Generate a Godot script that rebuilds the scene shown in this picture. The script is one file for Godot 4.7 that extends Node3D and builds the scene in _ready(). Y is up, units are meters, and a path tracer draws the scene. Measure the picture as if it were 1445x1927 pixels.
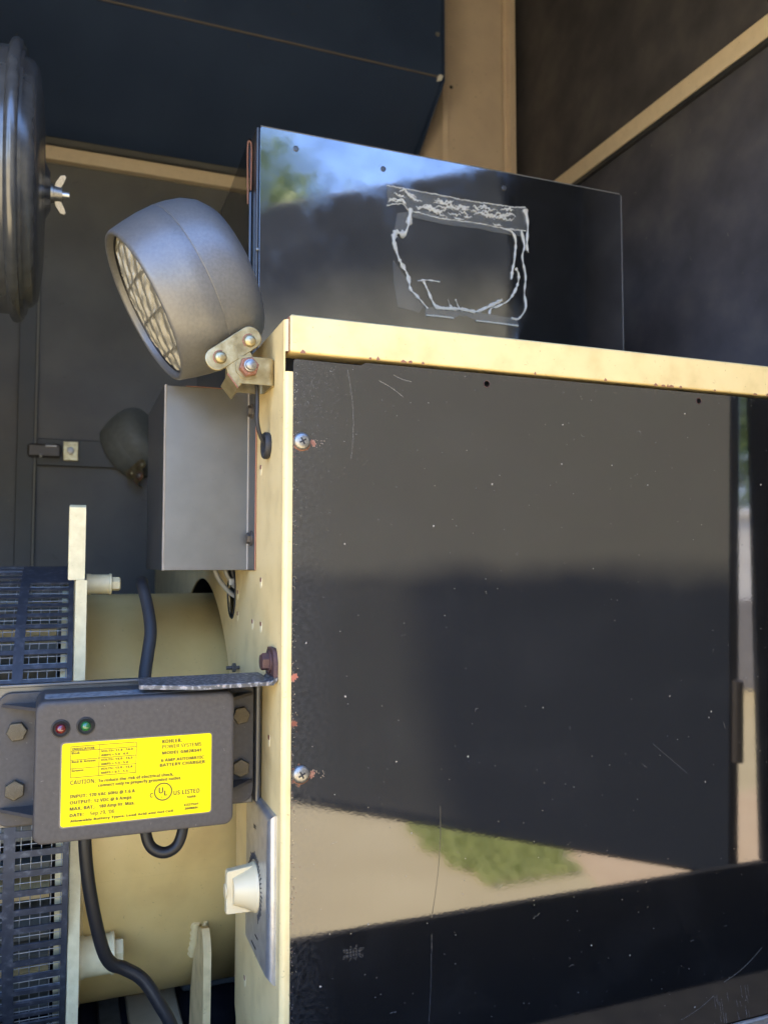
extends Node3D
# A look into the open side of a generator enclosure. Metres; y = 0 is the height of the camera, the ground is at y = -1.5.

# ------------------------------------------------------------------ mesh builder
class MB:
	var v := PackedVector3Array()
	var n := PackedVector3Array()
	var u := PackedVector2Array()

	func tri(a: Vector3, b: Vector3, c: Vector3, na: Vector3, nb: Vector3, nc: Vector3, ua := Vector2.ZERO, ub := Vector2.ZERO, uc := Vector2.ZERO) -> void:
		if (b - a).cross(c - a).dot(na + nb + nc) > 0.0:
			v.append_array([a, c, b]); n.append_array([na, nc, nb]); u.append_array([ua, uc, ub])
		else:
			v.append_array([a, b, c]); n.append_array([na, nb, nc]); u.append_array([ua, ub, uc])

	func flat(a: Vector3, b: Vector3, c: Vector3, nr: Vector3) -> void:
		tri(a, b, c, nr, nr, nr)

	func quad(a: Vector3, b: Vector3, c: Vector3, d: Vector3, na: Vector3, nb: Vector3, nc: Vector3, nd: Vector3) -> void:
		tri(a, b, c, na, nb, nc); tri(a, c, d, na, nc, nd)

	# a box with rounded (chamfered, smooth shaded) edges
	func box(lo: Vector3, hi: Vector3, bev := 0.0, xf := Transform3D()) -> MB:
		var c := (lo + hi) / 2.0
		var h := (hi - lo) / 2.0
		bev = minf(bev, 0.49 * minf(h.x, minf(h.y, h.z)) * 2.0)
		var ax := [Vector3.RIGHT, Vector3.UP, Vector3.BACK]
		for i in 3:
			var a: Vector3 = ax[i]; var b: Vector3 = ax[(i + 1) % 3]; var d: Vector3 = ax[(i + 2) % 3]
			var ha: float = h[i]; var hb: float = h[(i + 1) % 3]; var hd: float = h[(i + 2) % 3]
			for s in [-1.0, 1.0]:
				var nr: Vector3 = (xf.basis * (a * s)).normalized()
				var q := []
				for k in [[-1, -1], [1, -1], [1, 1], [-1, 1]]:
					q.append(xf * (c + a * s * ha + b * k[0] * (hb - bev) + d * k[1] * (hd - bev)))
				quad(q[0], q[1], q[2], q[3], nr, nr, nr, nr)
			if bev > 0.0:
				for s in [-1.0, 1.0]:
					for t in [-1.0, 1.0]:   # the edge along d between faces a*s and b*t
						var n1: Vector3 = (xf.basis * (a * s)).normalized(); var n2: Vector3 = (xf.basis * (b * t)).normalized()
						var p1: Vector3 = c + a * s * ha + b * t * (hb - bev); var p2: Vector3 = c + a * s * (ha - bev) + b * t * hb
						var e: Vector3 = d * (hd - bev)
						quad(xf * (p1 - e), xf * (p1 + e), xf * (p2 + e), xf * (p2 - e), n1, n1, n2, n2)
		if bev > 0.0:
			for sx in [-1.0, 1.0]:
				for sy in [-1.0, 1.0]:
					for sz in [-1.0, 1.0]:
						var k := Vector3(sx, sy, sz)
						var o := c + k * (h - Vector3.ONE * bev)
						var nx := (xf.basis * Vector3(sx, 0, 0)).normalized(); var ny := (xf.basis * Vector3(0, sy, 0)).normalized(); var nz := (xf.basis * Vector3(0, 0, sz)).normalized()
						tri(xf * (o + Vector3(sx * bev, 0, 0)), xf * (o + Vector3(0, sy * bev, 0)), xf * (o + Vector3(0, 0, sz * bev)), nx, ny, nz)
		return self

	# profile of (radius, height) from bottom to top, turned about local y
	func lathe(pr: Array, xf := Transform3D(), segs := 32, from := 0.0, to := TAU) -> MB:
		var m := pr.size()
		var sn := []
		for i in m - 1:
			var d: Vector2 = pr[i + 1] - pr[i]
			sn.append(Vector2(d.y, -d.x).normalized())
		for i in m - 1:
			var n0: Vector2 = sn[i]; var n1: Vector2 = sn[i]
			if i > 0 and sn[i - 1].dot(sn[i]) > 0.72: n0 = (sn[i - 1] + sn[i]).normalized()
			if i < m - 2 and sn[i + 1].dot(sn[i]) > 0.72: n1 = (sn[i + 1] + sn[i]).normalized()
			var p0: Vector2 = pr[i]; var p1: Vector2 = pr[i + 1]
			for k in segs:
				var a := from + (to - from) * k / segs; var b := from + (to - from) * (k + 1) / segs
				var ca := Vector3(cos(a), 0, sin(a)); var cb := Vector3(cos(b), 0, sin(b))
				var A := xf * (ca * p0.x + Vector3.UP * p0.y); var B := xf * (cb * p0.x + Vector3.UP * p0.y)
				var C := xf * (cb * p1.x + Vector3.UP * p1.y); var D := xf * (ca * p1.x + Vector3.UP * p1.y)
				var nA := (xf.basis * (ca * n0.x + Vector3.UP * n0.y)).normalized(); var nB := (xf.basis * (cb * n0.x + Vector3.UP * n0.y)).normalized()
				var nC := (xf.basis * (cb * n1.x + Vector3.UP * n1.y)).normalized(); var nD := (xf.basis * (ca * n1.x + Vector3.UP * n1.y)).normalized()
				if p0.x > 1e-7: tri(A, B, C, nA, nB, nC)
				if p1.x > 1e-7: tri(A, C, D, nA, nC, nD)
		return self

	func tube(pts: Array, r: Variant, segs := 12, squash := Vector3.ONE) -> MB:
		var m := pts.size()
		var side := Vector3.ZERO
		var rings := []; var nrm := []; var dirs := []
		for i in m:
			var t: Vector3 = (pts[mini(i + 1, m - 1)] - pts[maxi(i - 1, 0)]).normalized()
			dirs.append(t)
			if side == Vector3.ZERO:
				side = t.cross(Vector3.UP if absf(t.y) < 0.9 else Vector3.RIGHT).normalized()
			side = (side - t * side.dot(t)).normalized()
			var up := t.cross(side).normalized()
			var rad: float = r[i] if r is Array else r
			var ring := []; var rn := []
			for k in segs:
				var a := TAU * k / segs
				var d := side * cos(a) + up * sin(a)
				ring.append(pts[i] + d * rad * squash); rn.append((d / squash).normalized())
			rings.append(ring); nrm.append(rn)
		for i in m - 1:
			for k in segs:
				var l := (k + 1) % segs
				quad(rings[i][k], rings[i][l], rings[i + 1][l], rings[i + 1][k], nrm[i][k], nrm[i][l], nrm[i + 1][l], nrm[i + 1][k])
		for e in [0, m - 1]:
			var cn: Vector3 = dirs[e] * (-1.0 if e == 0 else 1.0)
			for k in segs:
				flat(pts[e], rings[e][k], rings[e][(k + 1) % segs], cn)
		return self

	# a polygon in local xy, from local z = z0 to z1, its front (z1) edge bevelled
	func prism(poly_in: PackedVector2Array, z0: float, z1: float, xf := Transform3D(), bev := 0.0, uv0 := Vector2.ZERO, uvs := Vector2.ONE) -> MB:
		var poly := poly_in
		if Geometry2D.is_polygon_clockwise(poly):
			poly.reverse()
		var m := poly.size()
		var ins := PackedVector2Array(); var en := []
		for i in m:
			var d := (poly[(i + 1) % m] - poly[i]).normalized()
			en.append(Vector2(d.y, -d.x))
		for i in m:
			var a: Vector2 = en[(i + m - 1) % m]; var b: Vector2 = en[i]
			var k := (a + b) / maxf(1.0 + a.dot(b), 0.3)
			ins.append(poly[i] - k * bev)
		var zb := z1 - bev
		var idx := Geometry2D.triangulate_polygon(poly)
		var nf := (xf.basis * Vector3.BACK).normalized()
		var face := ins if bev > 0.0 else poly
		for i in range(0, idx.size(), 3):
			var p := [face[idx[i]], face[idx[i + 1]], face[idx[i + 2]]]
			tri(xf * Vector3(p[0].x, p[0].y, z1), xf * Vector3(p[1].x, p[1].y, z1), xf * Vector3(p[2].x, p[2].y, z1), nf, nf, nf, (p[0] - uv0) * uvs, (p[1] - uv0) * uvs, (p[2] - uv0) * uvs)
			var q := [poly[idx[i]], poly[idx[i + 1]], poly[idx[i + 2]]]
			flat(xf * Vector3(q[0].x, q[0].y, z0), xf * Vector3(q[1].x, q[1].y, z0), xf * Vector3(q[2].x, q[2].y, z0), -nf)
		for i in m:
			var j := (i + 1) % m
			var e: Vector2 = en[i]; var e0: Vector2 = e; var e1: Vector2 = e
			if en[(i + m - 1) % m].dot(e) > 0.75: e0 = (en[(i + m - 1) % m] + e).normalized()
			if en[j].dot(e) > 0.75: e1 = (en[j] + e).normalized()
			var n0 := (xf.basis * Vector3(e0.x, e0.y, 0)).normalized(); var n1 := (xf.basis * Vector3(e1.x, e1.y, 0)).normalized()
			quad(xf * Vector3(poly[i].x, poly[i].y, z0), xf * Vector3(poly[j].x, poly[j].y, z0), xf * Vector3(poly[j].x, poly[j].y, zb), xf * Vector3(poly[i].x, poly[i].y, zb), n0, n1, n1, n0)
			if bev > 0.0:
				quad(xf * Vector3(poly[i].x, poly[i].y, zb), xf * Vector3(poly[j].x, poly[j].y, zb), xf * Vector3(ins[j].x, ins[j].y, z1), xf * Vector3(ins[i].x, ins[i].y, z1), n0, n1, nf, nf)
		return self

	func mesh() -> ArrayMesh:
		var arr := []
		arr.resize(Mesh.ARRAY_MAX)
		arr[Mesh.ARRAY_VERTEX] = v; arr[Mesh.ARRAY_NORMAL] = n; arr[Mesh.ARRAY_TEX_UV] = u
		var am := ArrayMesh.new()
		am.add_surface_from_arrays(Mesh.PRIMITIVE_TRIANGLES, arr)
		return am

# ------------------------------------------------------------------ naming helpers
var taken := {}
func numbered(called: String) -> String:
	taken[called] = taken.get(called, 0) + 1
	return called if taken[called] == 1 else "%s_%03d" % [called, taken[called] - 1]

func tag(o: Node, label: String, category: String, group := "") -> void:
	o.set_meta("label", label); o.set_meta("category", category)
	if group: o.set_meta("group", group)

func thing(called: String, label: String, category: String, at := Vector3.ZERO, group := "") -> Node3D:
	var o := Node3D.new()
	o.name = numbered(called)
	add_child(o, true)
	o.position = at
	tag(o, label, category, group)
	return o

# one mesh, given in the scene's axes, as a child of a thing or part
func part(parent: Node3D, called: String, mb: MB, m: Material, label := "") -> MeshInstance3D:
	var o := MeshInstance3D.new()
	o.mesh = mb.mesh()
	o.material_override = null
	o.mesh.surface_set_material(0, m)
	var k := 0
	var nm := called
	while parent.has_node(nm):
		k += 1
		nm = "%s_%03d" % [called, k]
	o.name = nm
	parent.add_child(o, true)
	o.transform = parent.global_transform.affine_inverse()
	if label: o.set_meta("label", label)
	return o

func struct(called: String, mb: MB, m: Material) -> MeshInstance3D:
	var o := MeshInstance3D.new()
	o.mesh = mb.mesh(); o.mesh.surface_set_material(0, m)
	o.name = numbered(called)
	add_child(o, true)
	o.set_meta("kind", "structure")
	return o

# ------------------------------------------------------------------ shapes
const ONSIDE := Basis(Vector3(0, 0, 1), Vector3(0, 1, 0), Vector3(-1, 0, 0))   # polygon (z, y), its front towards -x
const ALONGX := Basis(Vector3(0, 1, 0), Vector3(1, 0, 0), Vector3(0, 0, -1))     # lathe axis along +x
const ALONGZ := Basis(Vector3(1, 0, 0), Vector3(0, 0, 1), Vector3(0, -1, 0))     # lathe axis along +z
const FLATUP := Basis(Vector3(1, 0, 0), Vector3(0, 0, -1), Vector3(0, 1, 0))     # polygon (x, -z), its front upwards

func onside(x: float) -> Transform3D: return Transform3D(ONSIDE, Vector3(x, 0, 0))
func V(x: float, y: float, z: float) -> Vector3: return Vector3(x, y, z)
func poly(a: Array) -> PackedVector2Array:
	var p := PackedVector2Array()
	for q in a: p.append(Vector2(q[0], q[1]))
	return p

func rounded(x0: float, y0: float, x1: float, y1: float, r: float, steps := 5) -> PackedVector2Array:
	var p := PackedVector2Array()
	for c in [[x1 - r, y0 + r, -PI / 2], [x1 - r, y1 - r, 0.0], [x0 + r, y1 - r, PI / 2], [x0 + r, y0 + r, PI]]:
		for i in steps + 1:
			var a: float = c[2] + PI / 2 * i / steps
			p.append(Vector2(c[0] + r * cos(a), c[1] + r * sin(a)))
	return p

func ngon(c: Vector2, r: float, k: int, turn := 0.0) -> PackedVector2Array:
	var p := PackedVector2Array()
	for i in k: p.append(c + Vector2.from_angle(turn + TAU * i / k) * r)
	return p

# the way down from a top edge into a hole, round it, and back up (going towards -x)
func hole_in_top(p: PackedVector2Array, c: Vector2, rx: float, ry: float, top: float, k := 16) -> void:
	var e := 2e-6
	p.append(Vector2(c.x + e, top))
	for i in k + 1:
		var a := PI / 2 - TAU * i / k
		var q := Vector2(c.x + rx * cos(a), c.y + ry * sin(a))
		if i == 0: q.x += e
		if i == k: q.x -= e
		p.append(q)
	p.append(Vector2(c.x - e, top))

func smooth(pts: Array, per := 8) -> Array:
	var out := []
	for i in pts.size() - 1:
		var a: Vector3 = pts[maxi(i - 1, 0)]; var b: Vector3 = pts[i]; var c: Vector3 = pts[i + 1]; var d: Vector3 = pts[mini(i + 2, pts.size() - 1)]
		for k in per: out.append(b.cubic_interpolate(c, a, d, float(k) / per))
	out.append(pts[-1])
	return out

func hex_bolt(parent: Node3D, called: String, at: Vector3, axis: Basis, r: float, h: float, m: Material, turn := 0.0, washer := 0.0, wm: Material = null) -> MeshInstance3D:
	# axis: its z points out of the head
	var xf := Transform3D(axis, at)
	var b := MB.new()
	b.prism(ngon(Vector2.ZERO, r, 6, turn), 0.0, h, xf, h * 0.16)
	b.lathe([Vector2(r * 0.8, h), Vector2(r * 0.72, h * 1.03), Vector2(0.0, h * 1.06)], xf * Transform3D(ALONGZ, Vector3.ZERO), 20)
	var o := part(parent, called, b, m)
	if washer > 0.0:
		part(o, "washer", MB.new().lathe([Vector2(0, -0.0004), Vector2(washer, -0.0004), Vector2(washer, 0.0012), Vector2(washer * 0.95, 0.0016), Vector2(0, 0.0016)], xf * Transform3D(ALONGZ, Vector3.ZERO), 24), wm)
	return o

var cap_height := {}
func lettering(parent: Node3D, s: String, x: float, y: float, w: float, h: float, z: float, bold: bool, m: Material, xf := Transform3D()) -> void:
	var t := TextMesh.new()
	var f := SystemFont.new()
	f.font_names = PackedStringArray(["Droid Sans"])
	f.font_weight = 700 if bold else 400
	t.font = f; t.font_size = 48; t.pixel_size = 0.01; t.depth = 0.02; t.curve_step = 3.0
	t.horizontal_alignment = HORIZONTAL_ALIGNMENT_LEFT
	if not cap_height.has(bold):
		t.text = "H"
		cap_height[bold] = t.get_aabb()
	t.text = s
	var bb := t.get_aabb()
	var cap: AABB = cap_height[bold]
	var sx := w / bb.size.x; var sy := h / cap.size.y
	var b := MB.new()
	var arr := t.surface_get_arrays(0)
	var vs: PackedVector3Array = arr[Mesh.ARRAY_VERTEX]; var ns: PackedVector3Array = arr[Mesh.ARRAY_NORMAL]
	var ix: PackedInt32Array = arr[Mesh.ARRAY_INDEX] if arr[Mesh.ARRAY_INDEX] != null else PackedInt32Array(range(vs.size()))
	var shift := 0.0
	var strikes := 2 if h < 0.0035 else 1   # small print is struck bold
	for i in range(0, ix.size() * strikes, 3):
		shift = 0.0 if i < ix.size() else 0.00016
		var q := []
		for k in 3:
			var p := vs[ix[(i + k) % ix.size()]]
			q.append(xf * Vector3(x + shift + (p.x - bb.position.x) * sx, y + (p.y - cap.position.y) * sy, z + (p.z + 0.01) * 0.006 + shift * 0.12))
		var nn := (xf.basis * ns[ix[i % ix.size()]]).normalized()
		if ns[ix[i % ix.size()]].z > -0.5: b.flat(q[0], q[1], q[2], nn)
	part(parent, "printed_text", b, m)

# ------------------------------------------------------------------ materials
func noise_tex(sd: int, freq: float, cols: Array, size := 512, oct := 4, type := FastNoiseLite.TYPE_SIMPLEX_SMOOTH, offs: Array = []) -> NoiseTexture2D:
	var f := FastNoiseLite.new()
	f.seed = sd; f.frequency = freq; f.noise_type = type
	f.fractal_octaves = oct
	var t := NoiseTexture2D.new()
	t.width = size; t.height = size; t.seamless = true; t.noise = f
	var g := Gradient.new()
	var o := PackedFloat32Array(); var c := PackedColorArray()
	for i in cols.size():
		o.append(offs[i] if offs.size() else float(i) / (cols.size() - 1)); c.append(cols[i])
	g.offsets = o; g.colors = c
	t.color_ramp = g
	return t

func lin(r: float, g: float, b: float) -> Color: return Color(r, g, b).linear_to_srgb()
func grey(x: float) -> Color: return Color(x, x, x)

var rng := RandomNumberGenerator.new()
var specks_a: ImageTexture
var specks_b: ImageTexture
var scuff_tex: ImageTexture
var rough_tex: NoiseTexture2D
var fine_bump: NoiseTexture2D

# fine dust specks, flecks and short scratches on a clear ground
func speck_image(sd: int, count: int, cols: Array, longest: int, alpha: float) -> ImageTexture:
	rng.seed = sd
	var im := Image.create(512, 512, false, Image.FORMAT_RGBA8)
	for i in count:
		var c: Color = cols[rng.randi() % cols.size()]
		c.a = alpha * rng.randf_range(0.25, 1.0)
		var x := rng.randf() * 512.0; var y := rng.randf() * 512.0
		var a := rng.randf() * TAU
		var l := 1 if rng.randf() < 0.75 else rng.randi_range(2, longest)
		for k in l:
			a += rng.randf_range(-0.15, 0.15)
			im.set_pixel(posmod(int(x), 512), posmod(int(y), 512), c)
			if l < 4 and rng.randf() < 0.4: im.set_pixel(posmod(int(x) + 1, 512), posmod(int(y), 512), c)
			x += cos(a); y += sin(a)
	return ImageTexture.create_from_image(im)

func mat(called: String, base: Color, rough: float, metal := 0.0, spec := 0.5) -> StandardMaterial3D:
	var m := StandardMaterial3D.new()
	m.resource_name = called
	m.albedo_color = base; m.roughness = rough; m.metallic = metal; m.metallic_specular = spec
	return m

func grained(called: String, tex: Texture2D, scale: float, rough: float, metal := 0.0, spec := 0.5, bump := 0.0, specks: Texture2D = null, speck_scale := 3.0) -> StandardMaterial3D:
	var m := mat(called, Color.WHITE, rough, metal, spec)
	m.albedo_texture = tex
	m.uv1_triplanar = true
	m.uv1_scale = Vector3.ONE * scale
	if bump > 0.0:
		m.heightmap_enabled = true; m.heightmap_texture = fine_bump; m.heightmap_scale = bump
	if specks:
		m.detail_enabled = true; m.detail_albedo = specks
		m.detail_blend_mode = BaseMaterial3D.BLEND_MODE_MIX
		m.detail_uv_layer = BaseMaterial3D.DETAIL_UV_2
		m.uv2_triplanar = true; m.uv2_scale = Vector3.ONE * speck_scale
	return m

# the wear of the big black panel: one picture of colour, one of (metal, rough)
const PX0 := 0.19
const PX1 := 1.12
const PY0 := -0.5128
const PY1 := 0.1935
var p_col: Image
var p_mr: Image
func mark(x: float, y: float, c: Color, metal := 0.0, rough := 0.7) -> void:
	var i := int((x - PX0) / (PX1 - PX0) * p_col.get_width()); var j := int((PY1 - y) / (PY1 - PY0) * p_col.get_height())
	if i < 0 or j < 0 or i >= p_col.get_width() or j >= p_col.get_height(): return
	var o := p_col.get_pixel(i, j)
	p_col.set_pixel(i, j, Color(lerpf(o.r, c.r, c.a), lerpf(o.g, c.g, c.a), lerpf(o.b, c.b, c.a)))
	var q := p_mr.get_pixel(i, j)
	p_mr.set_pixel(i, j, Color(lerpf(q.r, metal, c.a), lerpf(q.g, rough, c.a), 0))

func scratch(a: Vector2, b: Vector2, c: Color, bow := 0.0) -> void:
	var d := b - a
	var steps := int(d.length() / 0.0004) + 1
	var side := Vector2(-d.y, d.x).normalized()
	for k in steps + 1:
		var t := float(k) / steps
		var p := a + d * t + side * bow * sin(PI * t)
		var cc := c
		cc.a *= rng.randf_range(0.4, 1.0)
		mark(p.x, p.y, cc)

func blot(c: Vector2, r: float, col: Color, ragged := 0.5) -> void:
	var ph := rng.randf() * TAU
	for i in range(-16, 17):
		for j in range(-16, 17):
			var q := Vector2(i, j) / 16.0
			var a := q.angle()
			var lim := 1.0 - ragged * (0.5 + 0.5 * sin(3.0 * a + ph) * sin(5.0 * a + 2.0 * ph))
			if q.length() < lim: mark(c.x + q.x * r, c.y + q.y * r, col)

func panel_material() -> StandardMaterial3D:
	rng.seed = 4711
	p_col = Image.create(1536, 1200, false, Image.FORMAT_RGB8)
	p_mr = Image.create(1536, 1200, false, Image.FORMAT_RGB8)
	p_col.fill(PANEL_F0.linear_to_srgb())
	p_mr.fill(Color(0.93, 0.05, 0))
	var dust := Color(0.62, 0.61, 0.58)
	# soft smears of dust
	var f := FastNoiseLite.new()
	f.seed = 5; f.frequency = 0.006; f.fractal_octaves = 5
	var g := FastNoiseLite.new()
	g.seed = 9; g.frequency = 0.05; g.fractal_octaves = 3
	for j in 1200:
		for i in 1536:
			var e := f.get_noise_2d(i * 0.6, j) * 0.5 + 0.5
			var s := clampf((e - 0.45) * 1.4, 0.0, 1.0) * (0.5 + 0.5 * g.get_noise_2d(i, j))
			var near := maxf(0.0, 1.0 - i / 90.0) * 0.35
			s += 0.5 * maxf(0.0, g.get_noise_2d(i * 1.6, j * 0.03)) * clampf(f.get_noise_2d(i * 0.3 + 400.0, j * 0.5) * 1.5, 0.0, 1.0)
			s = clampf(s * 0.2 + near * (0.5 + g.get_noise_2d(i * 2, j * 2)), 0.0, 0.35)
			if s > 0.02:
				p_mr.set_pixel(i, j, Color(0.93 - 0.45 * s, 0.05 + 0.11 * s, 0))
	for i in 1300:   # flecks
		var p := Vector2(rng.randf_range(PX0, 0.95), rng.randf_range(PY0, PY1))
		var fa := rng.randf_range(0.1, 0.85) * rng.randf()
		mark(p.x, p.y, Color(dust.r, dust.g, dust.b, fa)); mark(p.x + 0.0006, p.y, Color(dust.r, dust.g, dust.b, fa * 0.8)); mark(p.x, p.y + 0.0006, Color(dust.r, dust.g, dust.b, fa * 0.5))
	for i in 34:
		var p := Vector2(rng.randf_range(PX0, 0.9), rng.randf_range(PY0, PY1))
		blot(p, rng.randf_range(0.0004, 0.0008), Color(0.6, 0.58, 0.54, 0.7))
	for i in 20:   # short hairs and scratches
		var p := Vector2(rng.randf_range(0.2, 0.85), rng.randf_range(PY0, PY1))
		scratch(p, p + Vector2.from_angle(rng.randf() * TAU) * rng.randf_range(0.002, 0.008), Color(0.6, 0.59, 0.56, 0.4), rng.randf_range(-0.003, 0.003))
	for i in 520:  # the left edge is chipped
		var p := Vector2(0.1945 + absf(rng.randfn(0.0, 0.0022)), rng.randf_range(PY0, PY1))
		var c := [Color(0.75, 0.7, 0.55, 0.8), Color(0.42, 0.22, 0.14, 0.8), Color(0.55, 0.5, 0.45, 0.7), Color(0.05, 0.05, 0.05, 0.9)]
		mark(p.x, p.y, c[rng.randi() % 4])
	for i in 500:  # dust towards the upper left
		var p := Vector2(0.196 + absf(rng.randfn(0.0, 0.03)), 0.19 - absf(rng.randfn(0.0, 0.06)))
		mark(p.x, p.y, Color(0.55, 0.55, 0.52, rng.randf_range(0.1, 0.5)))
	for i in 420:  # along the top edge
		var p := Vector2(rng.randf_range(0.2, 0.8), 0.1925 - absf(rng.randfn(0.0, 0.004)))
		mark(p.x, p.y, Color(0.5, 0.42, 0.33, rng.randf_range(0.1, 0.6)))
	# the longer marks
	scratch(Vector2(0.248, 0.185), Vector2(0.252, 0.098), Color(0.6, 0.6, 0.57, 0.35), 0.004)
	scratch(Vector2(0.281, 0.176), Vector2(0.306, 0.162), Color(0.72, 0.7, 0.64, 0.5), 0.001)
	scratch(Vector2(0.296, 0.183), Vector2(0.315, 0.178), Color(0.72, 0.7, 0.64, 0.5), -0.001)
	scratch(Vector2(0.345, -0.24), Vector2(0.335, -0.345), Color(0.12, 0.11, 0.1, 0.4), 0.003)
	scratch(Vector2(0.69, -0.468), Vector2(0.745, -0.44), Color(0.66, 0.66, 0.66, 0.55), -0.003)
	scratch(Vector2(0.63, -0.497), Vector2(0.675, -0.48), Color(0.66, 0.66, 0.66, 0.45), -0.002)
	scratch(Vector2(0.335, -0.36), Vector2(0.32, -0.53), Color(0.5, 0.52, 0.56, 0.3), 0.004)
	scratch(Vector2(0.60, -0.20), Vector2(0.645, -0.235), Color(0.55, 0.55, 0.55, 0.3), 0.0)
	for i in 22:
		var x := rng.randf_range(0.675, 0.73)
		var y := -0.475 - rng.randf() * 0.035
		scratch(Vector2(x, y), Vector2(x + 0.002, y - rng.randf_range(0.005, 0.016)), Color(0.6, 0.6, 0.62, 0.4))
	# rust round the two screws and on the edge
	for s in [V(0.2028, 0.1123, 0), V(0.2037, -0.1964, 0)]:
		blot(Vector2(s.x - 0.002, s.y - 0.001), 0.011, Color(0.36, 0.2, 0.14, 0.8), 0.6)
		blot(Vector2(s.x + 0.011, s.y - 0.001), 0.004, Color(0.5, 0.33, 0.27, 0.9), 0.8)
		for i in 18: mark(s.x + 0.01 + rng.randf() * 0.014, s.y - rng.randf_range(-0.003, 0.005), Color(0.7, 0.6, 0.5, 0.9))
	blot(Vector2(0.1965, -0.108), 0.005, Color(0.62, 0.36, 0.28, 0.95), 0.7)
	blot(Vector2(0.1965, -0.15), 0.004, Color(0.45, 0.25, 0.18, 0.95), 0.7)
	blot(Vector2(0.255, -0.365), 0.012, Color(0.5, 0.5, 0.5, 0.18), 0.8)
	var m := StandardMaterial3D.new()
	m.resource_name = "panel_black"
	m.albedo_texture = ImageTexture.create_from_image(p_col)
	var mr := ImageTexture.create_from_image(p_mr)
	m.metallic = 1.0; m.metallic_texture = mr; m.metallic_texture_channel = BaseMaterial3D.TEXTURE_CHANNEL_RED
	m.roughness = 1.0; m.roughness_texture = mr; m.roughness_texture_channel = BaseMaterial3D.TEXTURE_CHANNEL_GREEN
	m.heightmap_enabled = true
	m.heightmap_texture = noise_tex(77, 0.22, [Color.BLACK, Color.WHITE], 1024, 2)
	m.heightmap_scale = 0.0006
	m.texture_repeat = true
	return m

# ------------------------------------------------------------------ the scene
const EXPOSURE := 6.3
const PANEL_F0 := Color(0.105, 0.105, 0.11)
const CREAM := Vector3(0.74, 0.575, 0.275)
var M := {}

func _ready() -> void:
	rng.seed = 1
	# camera
	var cam := Camera3D.new()
	cam.name = "camera"
	cam.fov = 63.73; cam.near = 0.02; cam.far = 200.0
	cam.rotation = Vector3(deg_to_rad(3.378), deg_to_rad(-20.9), 0)
	var lens := CameraAttributesPhysical.new()
	lens.frustum_focal_length = 28.15; lens.frustum_near = 0.02; lens.frustum_far = 200.0
	lens.frustum_focus_distance = 0.82; lens.exposure_aperture = 7.5
	cam.attributes = lens
	cam.fov = 63.73
	cam.current = true
	add_child(cam)
	# sky, sun, exposure
	var we := WorldEnvironment.new()
	we.name = "environment"
	var env := Environment.new()
	env.background_mode = Environment.BG_SKY
	var sm := ProceduralSkyMaterial.new()
	sm.sky_top_color = Color(0.36, 0.51, 0.76)
	sm.sky_horizon_color = Color(0.80, 0.86, 0.92)
	sm.sky_curve = 0.16
	sm.sky_energy_multiplier = 1.25
	sm.ground_bottom_color = Color(0.35, 0.31, 0.25)
	sm.ground_horizon_color = Color(0.55, 0.55, 0.55)
	var sky := Sky.new()
	sky.sky_material = sm
	env.sky = sky
	env.ambient_light_source = Environment.AMBIENT_SOURCE_SKY
	env.tonemap_mode = Environment.TONE_MAPPER_LINEAR
	env.tonemap_exposure = EXPOSURE
	env.sdfgi_enabled = true; env.ssao_enabled = true; env.ssil_enabled = true
	we.environment = env
	add_child(we)
	var sun := DirectionalLight3D.new()
	sun.name = "sun"
	sun.light_energy = 1.5
	sun.light_color = Color(1.0, 0.93, 0.80)
	sun.light_angular_distance = 0.5
	sun.shadow_enabled = true
	add_child(sun)
	sun.look_at_from_position(V(-0.50, 0.85, 0.10), Vector3.ZERO)
	make_materials()
	outside()
	enclosure()
	junction_box()
	cabinet()
	generator()
	canister()
	cover_and_wires()
	work_lamp()
	charger()
	switch_plate()
	cables()

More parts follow.
